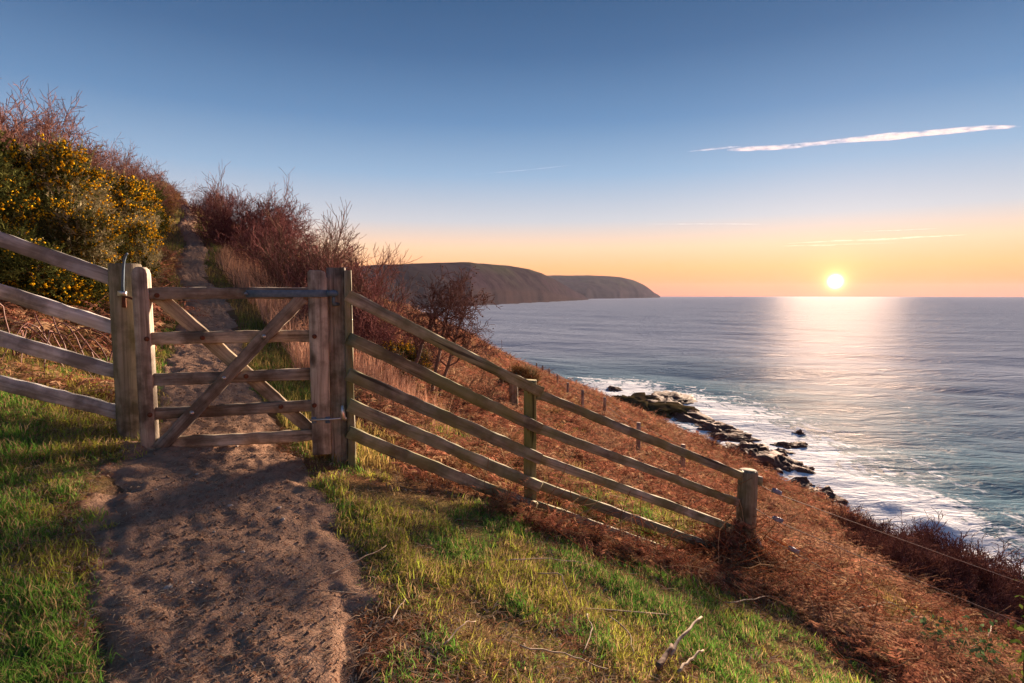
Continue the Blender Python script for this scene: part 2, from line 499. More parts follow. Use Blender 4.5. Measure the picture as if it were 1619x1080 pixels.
# ground under the plants: soil, litter, turf; masks from attributes
t = NT('hillside_soil'); v = t.coord('Object')
n1, n2, n3 = t.noise(v, 1.1, 6, .6), t.noise(v, 9, 6, .65), t.noise(v, 60, 4, .7)
soil = t.mix(n2, (.12, .075, .05), (.24, .155, .105))
lit = t.mix(n3, (.30, .14, .075), (.13, .062, .038))
turf = t.mix(n3, (.10, .14, .03), (.30, .22, .10))
rock = t.mix(t.noise(v, .35, 8, .7), (.055, .035, .032), (.16, .105, .085))
c = t.mix(t.attr('litter', 'Fac'), soil, lit)
c = t.mix(t.math('MULTIPLY', t.attr('turf', 'Fac'), t.ramp(n1, [(.3, .4), (.6, 1.0)])), c, turf)
c = t.mix(t.attr('rock', 'Fac'), c, rock)
M['ground'] = t.pbr(c, .95, 0.0, normal=t.bump(t.math('ADD', n2, n3), .8, .03))

t = NT('trodden_earth'); v = t.coord('Object')
n1, n2, n3 = t.noise(v, 2.2, 6, .6), t.noise(v, 14, 8, .7, .4), t.noise(v, 70, 4, .7)
c = t.mix(t.ramp(n2, [(.33, 0.0), (.68, 1.0)]), (.22, .135, .094), (.45, .295, .205))
c = t.mix(t.ramp(n1, [(.4, 0.0), (.65, .6)]), c, (.36, .24, .17))
c = t.mix(t.ramp(n3, [(.62, 0.0), (.72, .55)]), c, (.50, .38, .28))
M['path'] = t.pbr(c, .95, 0.0, normal=t.bump(t.math('ADD', t.math('MULTIPLY', n2, 1.4), n3), .7, .025))

t = NT('shore_rock'); v = t.coord('Object', rnd=True)
n1 = t.noise(v, .5, 8, .7); n2 = t.noise(v, 3, 6, .7)
c = t.mix(t.ramp(n1, [(.35, 0.0), (.65, 1.0)]), (.05, .026, .022), (.14, .070, .054))
nz = t.node('ShaderNodeSeparateXYZ'); ge = t.node('ShaderNodeTexCoord'); t.l.new(ge.outputs['Object'], nz.inputs[0])
M['rock'] = t.pbr(c, .8, .12, normal=t.bump(n2, .8, .4))
t = NT('rock_turf'); v = t.coord('Object', rnd=True)
n1 = t.noise(v, .25, 8, .7); n2 = t.noise(v, 2, 6, .7)
M['rock_turf'] = t.pbr(t.mix(t.ramp(n1, [(.35, 0.0), (.6, 1.0)]), (.035, .022, .018), (.065, .055, .022)), .9, 0.0, normal=t.bump(n2, .8, .4))

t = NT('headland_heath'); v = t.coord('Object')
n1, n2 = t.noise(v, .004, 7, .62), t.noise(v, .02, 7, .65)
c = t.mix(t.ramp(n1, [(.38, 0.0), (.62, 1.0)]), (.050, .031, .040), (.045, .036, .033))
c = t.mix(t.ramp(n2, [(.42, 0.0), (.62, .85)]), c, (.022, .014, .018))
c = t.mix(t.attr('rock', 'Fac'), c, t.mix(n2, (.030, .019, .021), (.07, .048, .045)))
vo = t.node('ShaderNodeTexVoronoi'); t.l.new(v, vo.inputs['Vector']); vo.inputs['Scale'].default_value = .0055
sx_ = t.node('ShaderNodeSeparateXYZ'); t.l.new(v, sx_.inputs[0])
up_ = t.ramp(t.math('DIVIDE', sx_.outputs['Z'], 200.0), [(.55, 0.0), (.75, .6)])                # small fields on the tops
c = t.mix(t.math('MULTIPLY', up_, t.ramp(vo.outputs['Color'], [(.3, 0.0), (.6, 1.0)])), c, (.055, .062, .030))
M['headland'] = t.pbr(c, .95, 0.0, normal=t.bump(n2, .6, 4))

# sea: water with foam where the swell meets the shore (foam attribute broken up by noise)
t = NT('sea_water'); 
v = t.coord('Object'); vs = t.coord('Object', (.45, 1.25, 1))
w1 = t.noise(vs, .085, 6, .62, .6); w2 = t.noise(vs, .42, 5, .62, .5); w3 = t.noise(vs, .018, 5, .6, .4)
hgt = t.math('ADD', t.math('ADD', t.math('MULTIPLY', w1, 4.2), t.math('MULTIPLY', w2, 1.3)), t.math('MULTIPLY', w3, 3.0))
vf = t.coord('Object', (.24, .13, .2)); 
f1 = t.noise(vf, 1.0, 9, .66, 1.6); f2 = t.noise(v, .9, 5, .7, .5)
fo = t.attr('foam', 'Fac')
fm = t.math('ADD', t.math('SUBTRACT', t.math('MULTIPLY', fo, 1.35), .40), t.math('ADD', t.math('MULTIPLY', t.math('SUBTRACT', f1, .5), 4.0), t.math('MULTIPLY', t.math('SUBTRACT', f2, .5), .7)))
fmask = t.ramp(fm, [(.12, 0.0), (.5, .95)])
fmask = t.math('MULTIPLY', fmask, t.ramp(fo, [(.02, 0.0), (.2, 1.0)]))
base = t.mix(t.attr('shallow', 'Fac'), (.25, .30, .39), (.10, .19, .25))  # water tint, with the sky's mirrored brightness put into the pale blue
c = t.mix(fmask, base, (.80, .84, .88))
nrm = t.bump(hgt, .6, 1.0)
df = t.node('ShaderNodeBsdfDiffuse'); t.set(df.inputs['Color'], c)
gl = t.node('ShaderNodeBsdfGlossy'); t.set(gl.inputs['Color'], (1.0, .90, .84)); gl.inputs['Roughness'].default_value = .24
t.l.new(nrm, df.inputs['Normal']); t.l.new(nrm, gl.inputs['Normal'])
fr = t.node('ShaderNodeFresnel'); fr.inputs['IOR'].default_value = 1.33; t.l.new(nrm, fr.inputs['Normal'])
# reflectance held very low to dim the sun's glitter, and none on foam
rf_ = t.math('MULTIPLY', t.math('MINIMUM', t.math('MULTIPLY', fr.outputs[0], .016), .0045), t.math('SUBTRACT', 1.0, fmask))
mx = t.node('ShaderNodeMixShader'); t.l.new(rf_, mx.inputs[0]); t.l.new(df.outputs[0], mx.inputs[1]); t.l.new(gl.outputs[0], mx.inputs[2])
t.l.new(mx.outputs[0], t.out.inputs['Surface']); M['sea'] = t.m

t = NT('contrail_ice')
pv = t.node('ShaderNodeVolumePrincipled'); pv.inputs['Color'].default_value = (1, .97, .96, 1)
t.l.new(t.math('MULTIPLY', t.ramp(t.noise(t.coord('Object', (.0016, .004, .006)), 1.0, 5, .65), [(.36, 0.0), (.62, 1.0)]), .0036), pv.inputs['Density']); pv.inputs['Anisotropy'].default_value = .2
t.l.new(pv.outputs[0], t.out.inputs['Volume']); M['contrail'] = t.m
t = NT('contrail_thin')
pv = t.node('ShaderNodeVolumePrincipled'); pv.inputs['Color'].default_value = (1, .97, .96, 1)
t.l.new(t.math('MULTIPLY', t.ramp(t.noise(t.coord('Object', (.0016, .004, .006)), 1.0, 5, .65), [(.36, 0.0), (.62, 1.0)]), .0026), pv.inputs['Density']); pv.inputs['Anisotropy'].default_value = .2
t.l.new(pv.outputs[0], t.out.inputs['Volume']); M['contrail_thin'] = t.m

# ------------------------------------------------------------------ masks over the ground
def path_half(y):
    return np.interp(y, [0, 2.0, 3.0, 3.6, 4.2, 6, 10, 16, 26, 30], [.54, .52, .65, .56, .42, .36, .27, .23, .21, .2])
def path_s(x, y):
    """signed distance across the path, in half-widths"""
    return (x - path_x(y)) * .87 / path_half(y)
FENCE = np.array([(-1.22, 3.98), (.15, 4.68), (2.30, 5.52), (6.0, 6.8)])
def fence_d(x, y):
    """distance beyond the right-hand fence line (positive = seaward and far side)"""
    return y - np.interp(x, FENCE[:, 0], FENCE[:, 1])
def turf_w(x, y):
    s = path_s(x, y); fd = fence_d(x, y)
    n = fbm(x * 1.3 + 9, y * 1.3, 3, 21)
    near = sm(-.02, -.35 , fd + .42 * sm(-.3, 1.2, x) + .25 * sm(1.2, 2.4, x) + .18 * n) * sm(2.9, 2.0, x + .5 * n)
    right = near * sm(.7, 1.25, s + .5 * n) * (x > path_x(y)) * (y < 5.2)
    left = sm(-.7, -1.3, s + .5 * n) * (x < path_x(y)) * sm(7.5, 5.0, y)
    back = .85 * sm(.15, .45, n + .22) * (fd > 0) * sm(.8, 1.5, s) * sm(14, 6, y) * sm(4.5, 2.5, x)
    bank = .75 * sm(1.0, 1.4, np.abs(s) + .3 * n) * sm(3.4, 2.0, np.abs(s)) * (y > 4)
    low = .9 * sm(-.25, .10, n) * sm(2.6, 3.6, x) * sm(9, 7, x) * sm(8.0, 6.5, y) * (y > 2)
    return np.clip(np.maximum.reduce([right, left, back, bank, low]), 0, 1)
def bare_w(x, y):
    s = np.abs(path_s(x, y)) + .35 * fbm(x * 2.2, y * 2.2, 3, 33)
    return sm(1.08, .72, s) * (y < 31)

# ------------------------------------------------------------------ ground
def spaced(a, b, n, c, w):
    """n values between a and b, packed round c"""
    q = np.linspace(np.arcsinh((a - c) / w), np.arcsinh((b - c) / w), n)
    return c + w * np.sinh(q)
gx = spaced(-130, 110, 320, .4, 4.0); gy = spaced(-25, 260, 320, 3.6, 3.5)
X, Y = np.meshgrid(gx, gy)
Z = H(X, Y)
dist = np.hypot(X, Y)
Z = Z + (.022 * fbm(X * 3.1, Y * 3.1, 3, 5) + .012 * fbm(X * 11, Y * 11, 2, 6)) * sm(40, 10, dist)
Z = Z - .07 * sm(1.0, .6, np.abs(path_s(X, Y)) + .38 * fbm(X * 2.4, Y * 2.4, 3, 54)) * (Y < 28)      # bed of the path
low = sm(9, 3, Z)                                     # rocky foot of the cliff
Z = Z + low * (1.6 * fbm(X * .22, Y * .22, 4, 44) + .8)
me = make_mesh('ground', np.stack([X, Y, Z], -1).reshape(-1, 3), grid_faces(320, 320), smooth=True)
tw = turf_w(X, Y); bw = bare_w(X, Y)
attr(me, 'turf', tw * (1 - bw)); attr(me, 'litter', np.clip(1 - bw - .6 * tw, 0, 1)); attr(me, 'rock', sm(11, 5, Z + 2 * fbm(X * .2, Y * .2, 3, 9)))
tag(link('ground', me, M['ground']), 'bracken covered coastal hillside falling to the sea', kind='structure')

# trodden path: follows the ground, lies a little proud of it in the middle, dips under the turf at its edges
py = np.concatenate([np.arange(-1.2, 6.5, .028), np.geomspace(6.5, 27.5, 160)])
ps = np.linspace(-1.55, 1.55, 86)
S, Yp = np.meshgrid(ps, py)
Xp = path_x(Yp) + S * path_half(Yp) / .87
def path_z(x, y):
    s_ = np.abs(path_s(x, y)) 
    lump = .011 * fbm(x * 4, y * 4, 3, 51) + .013 * fbm(x * 19, y * 19, 3, 52)
    hoof = np.clip(vnoise(x * 8, y * 8, 53) - .55, 0, 1) * -.03
    edge = sm(.55, 1.40, s_ + .38 * fbm(x * 2.4, y * 2.4, 3, 54) + .32 * fbm(x * 9, y * 9, 2, 55))
    return H(x, y) + .034 + lump + hoof - edge * .085
Zp = path_z(Xp, Yp)
me = make_mesh('path', np.stack([Xp, Yp, Zp], -1).reshape(-1, 3), grid_faces(len(py), len(ps)), smooth=True)
tag(link('path', me, M['path']), 'trodden bare earth footpath through the gate', kind='structure')

# ------------------------------------------------------------------ sea
na, nr_ = 340, 390
ang = np.linspace(R(-75), R(80), na); rad = np.geomspace(28, 12000, nr_)
A, Rr = np.meshgrid(ang, rad)
X, Y = np.sin(A) * Rr, np.cos(A) * Rr
cell = Rr * (ang[1] - ang[0])
Zs = np.zeros_like(X)
g = np.random.default_rng(4)
for i in range(22):
    lam = 3.5 * 1.22 ** i * g.uniform(.9, 1.1); th = R(207) + g.normal(0, .42)     # swell travelling towards the shore
    amp = .0085 * lam ** .74
    fade = sm(2.2, 4.5, lam / cell)
    ph = (X * math.sin(th) + Y * math.cos(th)) * 2 * math.pi / lam + g.uniform(0, 6.28) + 1.3 * fbm(X * .01, Y * .01, 2, 60 + i)
    sn = np.sin(ph)
    Zs += amp * fade * (sn + .22 * np.cos(2 * ph))
depth = np.clip(-H(np.clip(X, -130, 110), np.clip(Y, -20, 250)) , -5, 40)
shore = np.where((X < 108) & (Y < 255) & (X > 0), np.exp(-np.clip(depth, 0, 40) / 1.5), 0)
FOAM_SPOTS = [(1120, 655, 22, .95), (1180, 690, 20, 1.0), (1290, 760, 13, 1.0), (1350, 800, 10, 1.0), (1240, 730, 16, 1.0), (1540, 890, 7, .9), (1040, 640, 30, .9), (985, 617, 22, .9), (1110, 660, 20, .8), (1215, 715, 20, .95), (1260, 745, 15, .95), (1160, 690, 18, .95), (1330, 790, 14, 1.0), (1400, 800, 11, 1.0),
              (1450, 815, 8, 1.0), (1500, 850, 9, .85), (1300, 745, 14, .7), (1560, 880, 9, .75), (1600, 905, 8, .7), (1230, 690, 14, .6), (1420, 845, 9, .95)]
foam = .85 * shore * sm(60, 25, X*0 + np.clip(X - 40, 0, 99)) 
def sea_at(u, v):
    a, b = ray(u, v); d = -CAMZ / b
    return a * d, d
for u, v, r, s in FOAM_SPOTS:
    fx, fy = sea_at(u, v)
    foam = np.maximum(foam, s * np.exp(-(((X - fx) / r) ** 2 + ((Y - fy) / (r * 1.5)) ** 2)))
# breaking wave near the shore
bx0, by0 = sea_at(1395, 800); bx1, by1 = sea_at(1530, 862)
tt = np.clip(((X - bx0) * (bx1 - bx0) + (Y - by0) * (by1 - by0)) / ((bx1 - bx0) ** 2 + (by1 - by0) ** 2), 0, 1)
dd = np.hypot(X - bx0 - tt * (bx1 - bx0), Y - by0 - tt * (by1 - by0) - 2.5 * np.sin(tt * 5))
crest = np.exp(-(dd / 2.2) ** 2) * sm(0, .15, tt) * sm(1, .8, tt)
Zs += 1.1 * crest; foam = np.maximum(foam, .95 * crest)
foam = np.clip(foam + .10 * sm(260, 90, Rr), 0, 1)
me = make_mesh('sea', np.stack([X, Y, Zs], -1).reshape(-1, 3), grid_faces(nr_, na)[:, ::-1], smooth=True)
attr(me, 'foam', foam); attr(me, 'shallow', sm(190, 10, X - 45 + 25 * fbm(X * .02, Y * .02, 3, 77)) * sm(420, 160, Y))
tag(link('sea', me, M['sea']), 'calm sea with low swell under the sunset', kind='structure')

# ------------------------------------------------------------------ far headlands
def headland(name, label, cols, seed):
    """cols: (picture column of the slope, horizon height, distance of the shore, distance of the crest)"""
    c = np.array(cols, float)
    us = np.arange(c[0, 0], c[-1, 0] + .1, 1.5)
    vt = np.interp(us, c[:, 0], c[:, 1]); db = np.interp(us, c[:, 0], c[:, 2]); dr = np.interp(us, c[:, 0], c[:, 3])
    ker = np.array([1, 2, 3, 2, 1.]) / 9
    vt = np.convolve(np.pad(vt, 2, 'edge'), ker, 'valid')
    rows = np.concatenate([np.linspace(0, 1, 34), [1.12, 1.5, 2.2]])
    v = []; rk = []
    for t in rows:
        yy = db + (dr - db) * t
        zr = np.maximum((HORV - vt) / F * dr + CAMZ, 0)
        if t <= 1: z = zr * (.16 * sm(0, .06, t) + .84 * np.sin(t * math.pi / 2) ** .9)
        else: z = zr * (1 - .12 * (t - 1) - .4 * sm(1.2, 2.2, t))
        x = (us - CX) / F * yy
        amp = zr * .085 * math.sin(min(t, 1) * math.pi)
        z = z + amp * fbm(x / 330 + yy / 900, yy / 150 - x / 500, 4, seed) - (0 if t > 0 else 4)
        yy = yy + (dr - db) * .12 * fbm(x / 160, yy / 300 + 0 * x, 4, seed + 5) * (1 - min(t, 1))
        v.append(np.column_stack([x, yy, z])); rk.append(np.full(len(us), float(sm(.17, .05, np.array(t)))))
    me = make_mesh(name, np.concatenate(v), grid_faces(len(rows), len(us)), smooth=True)
    attr(me, 'rock', np.concatenate(rk))
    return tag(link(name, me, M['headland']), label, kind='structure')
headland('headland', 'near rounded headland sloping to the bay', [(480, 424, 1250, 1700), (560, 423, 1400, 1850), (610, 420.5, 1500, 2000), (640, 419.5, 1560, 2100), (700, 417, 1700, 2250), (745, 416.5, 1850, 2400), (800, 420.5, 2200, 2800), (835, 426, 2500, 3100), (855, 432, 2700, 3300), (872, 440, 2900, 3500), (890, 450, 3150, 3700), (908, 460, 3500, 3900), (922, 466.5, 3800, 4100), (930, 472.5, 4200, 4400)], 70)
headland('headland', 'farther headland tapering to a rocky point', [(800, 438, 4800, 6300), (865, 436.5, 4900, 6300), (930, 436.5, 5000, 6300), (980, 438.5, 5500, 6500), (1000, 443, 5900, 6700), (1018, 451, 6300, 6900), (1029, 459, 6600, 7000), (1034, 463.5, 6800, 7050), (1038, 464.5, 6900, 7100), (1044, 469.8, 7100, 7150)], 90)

# ------------------------------------------------------------------ contrails, high and far
def contrail(label, pts, d, mat, seed):
    g = np.random.default_rng(seed)
    p = np.array(pts, float); n = 120
    tq = np.linspace(0, 1, n); tk = np.linspace(0, 1, len(p))
    u = np.interp(tq, tk, p[:, 0]); v = np.interp(tq, tk, p[:, 1]); w = np.interp(tq, tk, p[:, 2])
    w = w * (1 + .22 * vnoise(tq * 14, tq * 0 + seed, seed)) ; w[0] = w[-1] = .15
    P = np.array([at(a, b, d) for a, b in zip(u, v)])
    base = P.mean(0)
    P[:, 2] += w * d / F * .12 * vnoise(tq * 16, tq * 0 + 7, seed)
    me = curve_mesh('contrail', P - base, w * .5 * d / F, 10)
    return tag(link('contrail', me, M[mat], loc=V(base)), label, 'contrail')
contrail('broad bright white contrail, the widest streak in the sky', [(1148, 237.5, 2), (1185, 236, 8), (1260, 230, 7.5), (1290, 227, 6), (1360, 219.5, 9), (1440, 212, 11), (1530, 204.5, 9), (1590, 201, 5), (1615, 199.5, 1.5)], 20000, 'contrail', 1)
contrail('short thin contrail just ahead of the broad bright one', [(1085, 240, 1), (1115, 237, 2.5), (1150, 233, 3), (1172, 231.5, 1)], 20000, 'contrail', 2)
contrail('faint thin contrail high above the near headland', [(750, 276, .6), (830, 269, 1.6), (905, 261, .8)], 20000, 'contrail_thin', 3)
contrail('straight level contrail low above the open sea', [(1020, 354.5, .6), (1110, 354, 1.6), (1198, 354.5, 1.2), (1204, 354.5, .4)], 22000, 'contrail_thin', 4)
contrail('long upper strand of the paired contrails above the sun', [(1245, 385, 1), (1320, 381, 2.6), (1400, 378, 3), (1470, 374, 2.6), (1530, 371, .8)], 22000, 'contrail', 5)
contrail('short lower strand of the paired contrails above the sun', [(1235, 389, .8), (1290, 388, 2.6), (1330, 386.5, 2), (1430, 383.5, .8)], 22000, 'contrail_thin', 6)
contrail('faint wisp of contrail over the paired strands', [(1365, 366, .8), (1420, 364, 2), (1480, 361.5, .8)], 22000, 'contrail_thin', 7)

# ------------------------------------------------------------------ shore rocks
def rock_mesh(name, seed, n=56):
    g = np.random.default_rng(seed)
    th = np.linspace(0, 2 * math.pi, n, endpoint=False); ph = np.linspace(.02, math.pi * .62, n // 3)
    T, Ph = np.meshgrid(th, ph)
    x, y, z = np.cos(T) * np.sin(Ph), np.sin(T) * np.sin(Ph), np.cos(Ph)
    r = 1 + .55 * fbm(x * 1.7 + seed, y * 1.7 + z, 3, seed) + .30 * fbm(x * 5 + z * 3, y * 5 + seed, 4, seed + 1)
    r = r + .34 * (.5 - np.abs(fbm(x * 4 + seed, y * 4 - z * 3, 4, seed + 7))) - .10
    strat = .16 * np.round(3 * fbm(x * 2, y * 2 + z * 6, 2, seed + 3)) / 1.5
    z2 = z * (1 + strat) * r
    v = np.stack([x * r, y * r, z2], -1).reshape(-1, 3)
    nr2 = n // 3
    i = (np.arange(nr2 - 1)[:, None] * n + np.arange(n)).ravel(); j = (np.arange(nr2 - 1)[:, None] * n + (np.arange(n) + 1) % n).ravel()
    v = v + .05 * np.stack([vnoise(v[:, 0] * 9 + k * 5, v[:, 1] * 9 + v[:, 2] * 7, seed + k) for k in range(3)], 1)
    return make_mesh(name, v, [np.stack([i, i + n, j + n, j], 1), np.stack([np.zeros(n - 2, int), np.arange(1, n - 1), np.arange(2, n)], 1)])
def sea_rock(name, label, u, v, sx, sy, sz, seed, mat='rock', group=None, rz=0.0, z=-.3):
    x, y = sea_at(u, v)
    o = link(name, rock_mesh(name, seed), M[mat], loc=(x, y, z))
    o.scale = (sx, sy, sz); o.rotation_euler = (0, 0, rz)
    return tag(o, label, 'rock', group)
sea_rock('rock_outcrop', 'broad olive topped rock outcrop running out into the surf', 1020, 645, 12, 24, 3.4, 11, 'rock_turf', rz=.2)
sea_rock('shore_rock', 'dark red rock ledge at the seaward side of the olive outcrop', 1055, 635, 8, 17, 2.4, 12, rz=-.3)
sea_rock('shore_rock', 'dark rock shelf below the outcrop beside white water', 1072, 655, 7.5, 13, 1.9, 13, rz=.4)
sea_rock('shore_rock', 'tiny rock poking from foam off the outcrop', 1087, 649, 2, 2.6, 1.1, 14)
sea_rock('shore_rock', 'low rock awash in foam beyond the outcrop', 969, 617, 3.5, 6, 1.3, 15)
for k, (u, v, a, b, hh) in enumerate([(1198, 713, 3.6, 3.2, 1.3), (1232, 722, 3.2, 4.0, 1.5), (1258, 707, 4.6, 3.0, 1.2), (1196, 720, 1.8, 1.8, .8), (1244, 712, 2.0, 1.8, .8), (1211, 726, 1.6, 1.5, .6), (1180, 706, 1.6, 1.8, .7)]):
    sea_rock('surf_rock', 'small dark rock scattered in the surf below the fence', u, v, a, b, hh, 20 + k, group='small rocks in the surf')
sea_rock('surf_rock', 'lone dark rock standing farther out in the waves', 1262, 686, 1.6, 2.2, 1.2, 31)
sea_rock('shore_rock', 'jagged dark red reef at the foot of the cliff', 1222, 745, 6.5, 9.0, 3.0, 32, rz=.3)
sea_rock('shore_rock', 'low rock spur reaching from the reef into foam', 1262, 752, 4.6, 3.0, 1.7, 33, rz=.2)
sea_rock('shore_rock', 'brown boulder where the slope meets the foam', 1184, 727, 6, 9, 3.4, 34)
sea_rock('shore_rock', 'brown knoll of rock below the end post', 1286, 786, 4.0, 5.5, 2.0, 35)

# ------------------------------------------------------------------ sea air: one box of thin haze round everything
hz = np.array([(x, y, z) for z in (-12, 262) for (x, y) in ((-12600, -1500), (12600, -1500), (12600, 12600), (-12600, 12600))], float)
me = make_mesh('haze', hz, np.array([(0, 3, 2, 1), (4, 5, 6, 7), (0, 1, 5, 4), (1, 2, 6, 5), (2, 3, 7, 6), (3, 0, 4, 7)]))
t = NT('sea_haze'); pv = t.node('ShaderNodeVolumePrincipled'); pv.inputs['Color'].default_value = (.74, .76, 1.0, 1)
pv.inputs['Density'].default_value = HAZE; pv.inputs['Anisotropy'].default_value = .0
t.l.new(pv.outputs[0], t.out.inputs['Volume'])
tag(link('haze', me, t.m), 'thin sea haze over the bay', kind='stuff')

for k, (u, v, a, b, hh) in enumerate([(1105, 668, 5, 9, 1.6), (1130, 683, 5, 8, 1.8), (1150, 697, 4.5, 7, 1.6), (1240, 752, 4, 5, 1.6), (1268, 772, 4, 5, 1.7), (1205, 738, 5, 6, 2.2), (1310, 800, 3.5, 5, 1.4)]):
    sea_rock('shore_rock', 'low red brown ledge of broken rock along the foot of the slope', u, v, a, b, hh, 50 + k, group='ledges along the foot of the slope', rz=.5 * k)

# ------------------------------------------------------------------ gate, posts and fences
M['wood_stile_z'] = wood('stile_wood_upright', (.47, .42, .34), (.15, .12, .09), axis=2)

def extrude_mesh(name, outline, t, ch=.006):
    """closed outline in local X-Z, thickness t along Y, with chamfered faces"""
    o = np.asarray(outline, float); n = len(o); c = o.mean(0)
    inn = o + unit(c - o) * ch
    v = np.concatenate([np.column_stack([q[:, 0], np.full(n, y), q[:, 1]]) for q, y in ((inn, -t/2), (o, -t/2 + ch), (o, t/2 - ch), (inn, t/2))] + [[[c[0], -t/2, c[1]], [c[0], t/2, c[1]]]])
    a = np.arange(n); b = (a + 1) % n
    q = np.concatenate([np.stack([a + k*n, b + k*n, b + (k+1)*n, a + (k+1)*n], 1) for k in range(3)])
    tr = np.concatenate([np.stack([np.full(n, 4*n), b, a], 1), np.stack([np.full(n, 4*n+1), a + 3*n, b + 3*n], 1)])
    return make_mesh(name, v, [q, tr])

def zat(v, d): return at(CX, v, d)[2]

def bolt(parent, p, nrm, r, mat, name='bolt'):
    """domed bolt head with a washer, facing nrm"""
    me = lathe_mesh(name, [(r * 1.5, -.006), (r * 1.5, .002), (r, .003), (r * .95, .008), (r * .55, .012), (.001, .013)], 12)
    q = V(nrm).to_track_quat('Z', 'Y').to_matrix().to_4x4()
    q.translation = V(np.asarray(p) - np.array(parent.location))
    return link(name, me, mat, parent, mtx=q)

# --- the gate
GL, GR = (215, 3.80), (521, 4.10)
def gd(u): return 1 / np.interp(u, [GL[0], GR[0]], [1 / GL[1], 1 / GR[1]])
_a, _b = at(GL[0], 600, GL[1]), at(GR[0], 600, GR[1])
GDIR = unit(np.array([_b[0] - _a[0], _b[1] - _a[1], 0])); GN = np.array([GDIR[1], -GDIR[0], 0])    # GN faces the camera
def gp(u, v, off=0.0):
    """point on the gate's plane moved off towards the viewer's side"""
    a, b = ray(u, v)
    n = GN; d0 = np.dot(_a - np.array([0, 0, CAMZ]), n) + off
    k = d0 / np.dot(np.array([a, 1, b]), n)
    return np.array([a * k, k, b * k + CAMZ])
gb = gp(231, 735); gate = empty('field_gate', (gb[0], gb[1], gb[2]))
tag(gate, 'weathered five bar wooden gate closed across the footpath', 'gate')
# stiles
top, bot = gp(224, 422), gp(236, 733)
w = .092
xz = gp(231, 580)
hgt = top[2] - bot[2]
out = [(-w/2, 0), (w/2, 0), (w/2, hgt - .045), (w*.42, hgt - .018), (w*.22, hgt - .003), (0, hgt), (-w*.22, hgt - .003), (-w*.42, hgt - .018), (-w/2, hgt - .045)]
def gate_mtx(p, org):
    p = np.asarray(p) - np.asarray(org)
    return Matrix(((GDIR[0], -GN[0], 0, p[0]), (GDIR[1], -GN[1], 0, p[1]), (0, 0, 1, p[2]), (0, 0, 0, 1)))
link('stile', extrude_mesh('stile', out, .078), M['wood_stile_z'], gate, mtx=gate_mtx((xz[0], xz[1], bot[2]), gate.location))
t2, b2 = gp(503, 428), gp(509, 717); x2 = gp(506, 580); w2 = .130; h2 = t2[2] - b2[2]
out = [(-w2/2, 0), (w2/2, 0), (w2/2, h2 - .06), (w2*.38, h2 - .008), (w2*.2, h2), (-w2*.38, h2 + .002), (-w2/2, h2 - .012)]
link('stile', extrude_mesh('stile', out, .080), M['wood_stile_z'], gate, mtx=gate_mtx((x2[0], x2[1], b2[2]), gate.location))
for k, (vl, vr, ht) in enumerate([(463.5, 463, .078), (536, 531, .082), (600, 591, .082), (655, 641, .078), (703, 687.5, .080)]):
    beam('rail', gp(226, vl), gp(504, vr), ht, .032 if k else .045, M['wood_gate'], gate, n=22, rough=.0042)
# braces: the front one runs from the latch foot up to the hinge head, the other crosses behind the rails
beam('brace', gp(250, 711, .036), gp(478, 470, .036), .083, .030, M['wood_gate'], gate, n=20, rough=.004)
beam('brace', gp(248, 466, -.036), gp(496, 684, -.036), .088, .030, M['wood_gate'], gate, n=20, rough=.004)
for (u, v) in [(248, 467), (320, 534), (389, 595), (444, 643), (232, 536), (237, 656), (497, 532), (497, 641)]:
    bolt(gate, gp(u, v, .042 if u in (232, 237, 497) else .022), GN, .011, M['rust'])
for (u, v) in [(417, 532), (354, 598), (303, 653)]:
    bolt(gate, gp(u, v, .053), GN, .010, M['zinc'])
# strap hinge
hinge = beam('strap_hinge', gp(389, 464.5, .052), gp(519, 464.2, .052), .050, .010, M['galv'], gate, n=6, ch=.2, rough=.0004)
hw = hinge.matrix_local
for u in (398, 458, 513):
    p = gp(u, 464.4, .0585)
    b = bolt(gate, p, GN, .010, M['zinc'])
    b.parent = hinge; b.matrix_local = hw.inverted() @ b.matrix_local
e0, e1 = gp(518, 464, .050), gp(529, 464, .020)
kn = curve_mesh('hinge_eye', [gp(517, 464, .052) - gb, gp(523, 464, .052) - gb, gp(528, 464, .045) - gb, gp(531, 464, .02) - gb], [.022, .022, .024, .022], 8)
link('hinge_eye', kn, M['galv'], gate)
# lower through-bolt hinge: two clamp plates on the stile and a rod to the post
for (u0, u1) in ((492.5, 500), (514.5, 522)):
    beam('hinge_plate', gp(u0, 664.5, .044), gp(u1, 664, .044), .046, .012, M['galv'], gate, n=3, ch=.15, rough=.0004)
link('hinge_rod', curve_mesh('hinge_rod', [gp(490, 664.5, .058) - gb, gp(522, 663, .058) - gb, gp(535, 662, .062) - gb, gp(548, 661.5, .060) - gb], [.007] * 4, 8), M['zinc'], gate)

